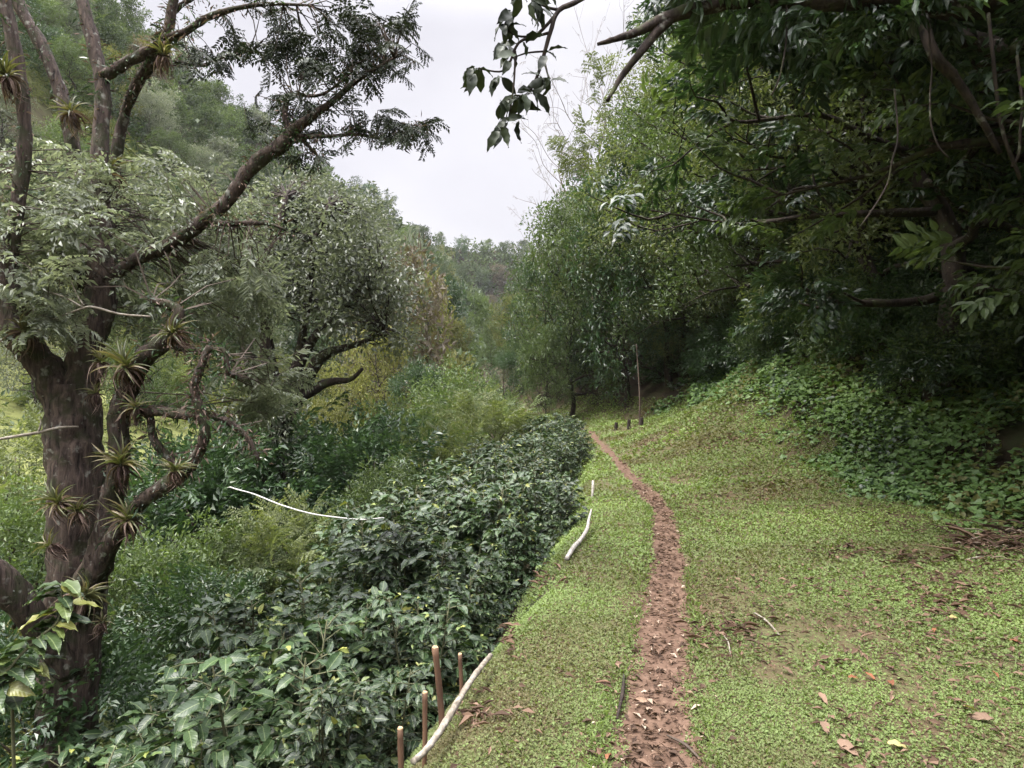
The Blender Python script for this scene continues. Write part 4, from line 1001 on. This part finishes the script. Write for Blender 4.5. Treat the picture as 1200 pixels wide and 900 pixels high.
hb = tag(rel(gh, base).build('hanging_branch', M['bark_dark'], t, True), 'leafy twig hanging down into the pale sky'); rel(glf, base).build('leaves', M['silhouette'], hb, True)
gc_ = Geo()
for (cx, cy, rx, ry, d0, d1, n, s) in [(980, -30, 210, 60, 5.5, 8.5, 190, .38), (1150, 20, 120, 60, 6, 8.5, 90, .4), (850, 20, 90, 24, 6.5, 9, 40, .36), (1000, 20, 180, 50, 7, 9, 80, .5)]:
    a = R_(n) * 6.283; q = np.sqrt(R_(n)); O = np.array([P(*w) for w in zip(cx + rx * q * np.cos(a), cy + ry * q * np.sin(a), d0 + (d1 - d0) * R_(n))])
    clusters(gc_, O, N_(n, 3) * [1, 1, .5] + [-.4, -.2, -.15], s * (.7 + .6 * R_(n)), 'broad', tmpl=T7)
n = 260; O = np.stack([1.0 + 8 * R_(n), -2 + 8 * R_(n), 5.2 + 2.8 * R_(n)], -1); O = O[(O[:, 2] > 1.6 + .62 * O[:, 1]) & (O[:, 0] > 3.9)]
clusters(gc_, O, N_(len(O), 3) * [1, 1, .5], .8, 'broad', tmpl=T7)
rel(gc_, base).build('crown', M['dark'], t)

for i, (pts_, r, lab) in enumerate([([(1092, 78), (1090, 110), (1091, 145), (1100, 172), (1112, 185)], 1.0, 'thin hanging liana loop under the mossy limb'), ([(1164, 70), (1168, 110), (1172, 140), (1180, 170), (1196, 210)], 2.2, 'thickest liana, hanging near the border beside the mossy branch'),
                                    ([(1198, 120), (1196, 150), (1194, 180), (1186, 195)], 1.8, 'short liana at the very border beside the thickest one'), ([(922, 36), (918, 70), (912, 95), (904, 112)], 1.0, 'thin liana dangling free in the lighter green foliage'), ([(1052, 160), (1045, 190), (1040, 215), (1026, 240), (1008, 266)], 1.0, 'faint curved liana in the darkest hollow')]):
    q = np.array([P(a, b, 5.7) for a, b in pts_]); q = np.vstack([q[0] + [0.03, .1, .45], q]); g = Geo(); tube(g, q - q[0], r * 5.7 / F, k=6, m=4, rough=.1)
    tag(g.build('liana', M['bark_dark'], None, True, q[0]), lab, 'liana', 'lianas hanging from the overhanging tree')


# ------------------------------------------------------------------ things lying on the grass
def gp(px, py):
    d = np.array([(px - 600) / F, 1, -(py - 450) / F]); ys = np.linspace(1.5, 30, 3000)
    z = CAMZ + d[2] * ys; h = H(d[0] * ys, ys); i = np.argmax(z < h); return np.array([d[0] * ys[i], ys[i], h[i]])


rng = np.random.default_rng(120)
# straw, chips and leaf bits on the path and in brown patches
g = Geo(); n = 6000; y = 2.1 + 9 * R_(n) ** 2.2; x = pathx(y) + pathw(y) * (.72 * N_(n)); k = np.abs(x) < y * .8; x = x[k]; y = y[k]; n = len(x); an = R_(n) * 6.283
L = .008 + .06 * R_(n) ** 2.6
leafset(g, np.stack([x, y, H(x, y) + .012 + .010 * R_(n)], -1), np.stack([np.cos(an), np.sin(an), .18 * N_(n)], -1), np.array([0, 0, 1.]) + .3 * N_(n, 3), L, L * (.12 + .4 * R_(n)), np.clip(R_(n) ** 1.6, 0, 1), T4)
n = 22000; y = 2.1 + 15 * R_(n) ** 1.6; x = edge(y) + (bankx(y) - edge(y)) * R_(n); k = (np.abs(x) < y * .8 + 1.2) & (fbm(x * .9 + 60, y * .9, 3) > .40 + .22 * R_(n) - .12 * ((x > 1.4) & (y < 5.5)) * 1.4) & ((x > pathx(y)) | (R_(n) < .3)); x = x[k]; y = y[k]; n = len(x); an = R_(n) * 6.283
L = (.015 + .05 * R_(n) ** 2) * (1 + .03 * y)
leafset(g, np.stack([x, y, H(x, y) + .02 + .012 * R_(n)], -1), np.stack([np.cos(an), np.sin(an), .2 * N_(n)], -1), np.array([0, 0, 1.]) + .35 * N_(n, 3), L, L * (.15 + .4 * R_(n)), .8 * R_(n), T4)
for (a, b, rx, ry, nn) in ((865, 517, 34, 8, 160), (830, 528, 22, 8, 90), (760, 525, 14, 5, 40), (900, 568, 26, 8, 110), (1062, 657, 22, 8, 90), (1110, 700, 40, 24, 160), (850, 745, 36, 18, 110), (640, 680, 25, 12, 90), (600, 750, 10, 18, 50), (560, 840, 14, 12, 50), (985, 650, 25, 8, 60)):
    q = np.array([gp(a + rx * N_() * .7, b + ry * N_() * .7) for _ in range(nn)]); an = R_(nn) * 6.283; L = (.03 + .07 * R_(nn)) * (1 + .04 * q[:, 1])
    leafset(g, q + np.array([0, 0, .03]), np.stack([np.cos(an), np.sin(an), .25 * N_(nn)], -1), np.array([0, 0, 1.]) + .4 * N_(nn, 3), L, L * (.12 + .25 * R_(nn)), .85 * R_(nn), T4)
tag(g.build('leaf_litter', M['litter']), 'brown straw, chips and crumbled leaves strewn over path and grass', None, None, 'stuff')
# heap of dead fronds at the right border
g = Geo()
for i in range(170):
    c = gp(1165 + 45 * N_() * .8, 640 + 10 * N_()); an = -.2 + .8 * N_(); L = .08 + .42 * R_() ** 2
    d = np.array([math.cos(an), math.sin(an) * .7, .12 * N_()]); h_ = .02 + .09 * R_() * math.exp(-((c[0] - 5.1) / .6) ** 2)
    if R_() < .5: tube(g, np.array([c - d * L / 2 + [0, 0, h_], c + [0, 0, h_ + .02], c + d * L / 2 + [0, 0, h_ - .01]]), [.003, .006, .003], k=5, m=2, rnd=R_())
    else: leafset(g, (c - d * L / 2 + [0, 0, h_])[None], d[None], np.array([[.2 * N_(), .2 * N_(), 1.]]), [L], [.016 + .03 * R_()], [R_() * .9], TS)
tag(g.build('dead_frond_litter', M['litter']), 'heap of dead brown fronds and sticks at the foot of the bank', None, None, 'stuff')

leaves = [(1045, 807, .12, 'r', 'red brown oval leaf lying flat in the grass'), (1017, 797, .10, 'r', 'curled red brown leaf beside the flat red one'), (966, 856, .12, 'l', 'tan leaf on the grass above the folded pink brown leaf'), (988, 880, .15, 'l', 'folded pink brown leaf lowest in the grass'), (1118, 728, .10, 'y', 'yellowed long leaf in the grass before the dead fronds'), (1095, 743, .08, 'r', 'rusty leaf near the yellowed one'),
          (990, 768, .10, 'l', 'greenish brown curled leaf near the middle of the lawn'), (1150, 848, .14, 'l', 'long tan leaf at the lower lawn corner'), (1136, 836, .08, 'y', 'yellow leaf tip beside the long tan leaf'), (1040, 752, .08, 'l', 'small brown leaf between the rusty ones'), (962, 822, .13, 'l', 'dry leaf with pale rim on the grass'), (1195, 797, .10, 'l', 'tan leaf at the very border of the grass'),
          (1165, 795, .09, 'r', 'dark red leaf near the lawn border'), (1052, 880, .12, 'y', 'yellow green leaf in the foreground grass'), (752, 828, .10, 'l', 'broad tan leaf on the footpath'), (746, 793, .055, 'y', 'small pale leaf upright on the path'), (762, 838, .07, 'l', 'pale leaf pair on the trodden path'), (857, 735, .13, 'd', 'dark curled dead leaf on grass right of the path'), (712, 895, .10, 'r', 'reddish leaf at the lower path edge'), (800, 640, .05, 'y', 'small pale leaf spot beside the upper path'),
          (1000, 800, .09, 'r', 'brown leaf half buried in clover'), (920, 790, .11, 'l', 'long straw brown leaf blade in the lawn'), (1190, 757, .1, 'r', 'orange brown leaf near the lawn border'), (873, 565, .12, 'l', 'tan leaf on the slope of the mound'), (905, 560, .12, 'y', 'pale leaf under the creepers')]
mt = {'r': M['rusty_litter'], 'l': M['litter'], 'y': M['yellow_litter'], 'd': M['bark_dark']}
for px, py, L, c, lab in leaves:
    q = gp(px, py); an = R_() * 6.283; g = Geo(); d = np.array([math.cos(an), .6 * math.sin(an), .05])
    L *= .75
    leafset(g, (-d * L / 2)[None], d[None], np.array([[.5 * N_(), .5 * N_() - .2, 1.]]), [L], [L * (.3 + .15 * R_())], [.6 + .3 * R_()], TC)
    tag(g.build('fallen_leaf', mt[c], None, True, q + [0, 0, .03]), lab, 'leaf', 'fallen leaves on the lawn and path')
for a, b, r, lab, mm in (((884, 722), (913, 748), .007, 'pale forked stick on the grass right of the path', 'palewood'), ((731, 795), (723, 848), .010, 'dark stick along the path edge', 'bark_dark'), ((782, 868), (822, 898), .007, 'brown stick crossing the lowest path', 'twig'), ((848, 748), (856, 772), .005, 'thin pale stem in the grass', 'palewood'), ((1130, 660), (1158, 655), .010, 'pale stick before the dead frond heap', 'palewood'),
                         ((1168, 632), (1200, 620), .012, 'dark stick on top of the dead frond heap', 'bark_dark'), ((1040, 500), (1049, 515), .02, 'pale broken stick standing in the creepers', 'palewood'), ((698, 804), (716, 806), .007, 'short tan stick on the grass at the path edge', 'stake')):
    A_ = gp(*a); B_ = gp(*b); g = Geo(); mid_ = (A_ + B_) / 2 + [.01, 0, .03]; A_ = A_ + [0, 0, .02]; B_ = B_ + [0, 0, .02]
    tube(g, np.array([A_, mid_, B_]) - A_, [r * .7, r, r * .6], k=6, m=3, rough=.15)
    tag(g.build('stick', M[mm], None, True, A_), lab, 'stick', 'fallen sticks')

# ------------------------------------------------------------------ air, light, camera
HAZE = 0.00014
if HAZE > 0:
    x0, x1, y0, y1, z0, z1 = -425, 425, -64, 464, -12, 160
    v = np.array([(x, y, z) for x in (x0, x1) for y in (y0, y1) for z in (z0, z1)]); f = [(0, 1, 3), (0, 3, 2), (4, 6, 7), (4, 7, 5), (0, 4, 5), (0, 5, 1), (2, 3, 7), (2, 7, 6), (0, 2, 6), (0, 6, 4), (1, 5, 7), (1, 7, 3)]
    m = bpy.data.materials.new('thin_haze'); m.use_nodes = True; nt = m.node_tree
    for q in list(nt.nodes): nt.nodes.remove(q)
    out = nt.nodes.new('ShaderNodeOutputMaterial'); pv = nt.nodes.new('ShaderNodeVolumePrincipled'); pv.inputs['Color'].default_value = (.86, .88, .93, 1); pv.inputs['Density'].default_value = HAZE
    nt.links.new(pv.outputs[0], out.inputs['Volume'])
    tag(Geo().add(v, f).build('haze', m), None, None, None, 'stuff')

SUN_EL, SUN_AZ = 63.0, -108.0       # azimuth clockwise from +Y, so the light comes from the left
w = bpy.data.worlds.new('World'); scene.world = w; w.use_nodes = True; nt = w.node_tree
for q in list(nt.nodes): nt.nodes.remove(q)
out = nt.nodes.new('ShaderNodeOutputWorld'); bg = nt.nodes.new('ShaderNodeBackground'); nt.links.new(bg.outputs[0], out.inputs[0]); bg.inputs[1].default_value = .1
sky = nt.nodes.new('ShaderNodeTexSky'); sky.sky_type = 'NISHITA'; sky.sun_disc = False; sky.sun_elevation = math.radians(SUN_EL); sky.sun_rotation = math.radians(SUN_AZ); sky.dust_density = 4
tc = node(nt, 'TexCoord'); sp = node(nt, 'SeparateXYZ', ins={0: tc.outputs['Generated']})
zc = math_(nt, 'MAXIMUM', sp.outputs[2], 0.0)
den = math_(nt, 'ADD', zc, .22)
cb = node(nt, 'CombineXYZ', ins={0: math_(nt, 'DIVIDE', sp.outputs[0], den), 1: math_(nt, 'DIVIDE', sp.outputs[1], den)})
ns = node(nt, 'TexNoise', ins={'Vector': cb.outputs[0], 'Scale': .9, 'Detail': 5.0, 'Roughness': .5, 'Distortion': .4})
cl = ramp(nt, ns.outputs[0], [(.82, .815, .855), (.96, .95, .975), (1.06, 1.05, 1.055)], [.36, .5, .62])
grad = node(nt, 'MapRange', ins={0: zc, 1: .46, 2: .9, 3: 3.95, 4: 48.0}); grad.interpolation_type = 'SMOOTHSTEP'
oc = mixc(nt, 1.0, cl, (1, .985, 1.02), 'MULTIPLY')
vm = nt.nodes.new('ShaderNodeVectorMath'); vm.operation = 'SCALE'; nt.links.new(oc, vm.inputs[0]); nt.links.new(grad.outputs[0], vm.inputs[3])
nt.links.new(mixc(nt, .92, sky.outputs[0], vm.outputs[0]), bg.inputs[0])

sl = bpy.data.lights.new('sun', 'SUN'); sl.energy = 3.0; sl.angle = math.radians(16); sl.color = (1, .95, .87)
so = bpy.data.objects.new('sun', sl); COL.objects.link(so); so.location = (0, 0, 60)
az, el = math.radians(SUN_AZ), math.radians(SUN_EL); dirv = Vector((math.sin(az) * math.cos(el), math.cos(az) * math.cos(el), math.sin(el)))
so.rotation_euler = dirv.to_track_quat('Z', 'Y').to_euler()

cam = bpy.data.cameras.new('camera'); co = bpy.data.objects.new('camera', cam); COL.objects.link(co); co.location = (0, 0, CAMZ); co.rotation_euler = (math.pi / 2, 0, 0)
cam.sensor_fit = 'HORIZONTAL'; cam.sensor_width = 36; cam.lens = 36 * F / 1200; cam.clip_end = 2000; cam.clip_start = .05
scene.camera = co
vs = scene.view_settings; vs.view_transform = 'Standard'; vs.look = 'None'; vs.exposure = 1.2; vs.gamma = 1.0; vs.use_curve_mapping = False
cy = scene.cycles
cy.max_bounces = 5; cy.diffuse_bounces = 3; cy.glossy_bounces = 2; cy.transmission_bounces = 3; cy.volume_bounces = 0; cy.transparent_max_bounces = 4
cy.caustics_reflective = False; cy.caustics_refractive = False; cy.use_denoising = True; cy.sample_clamp_indirect = 6
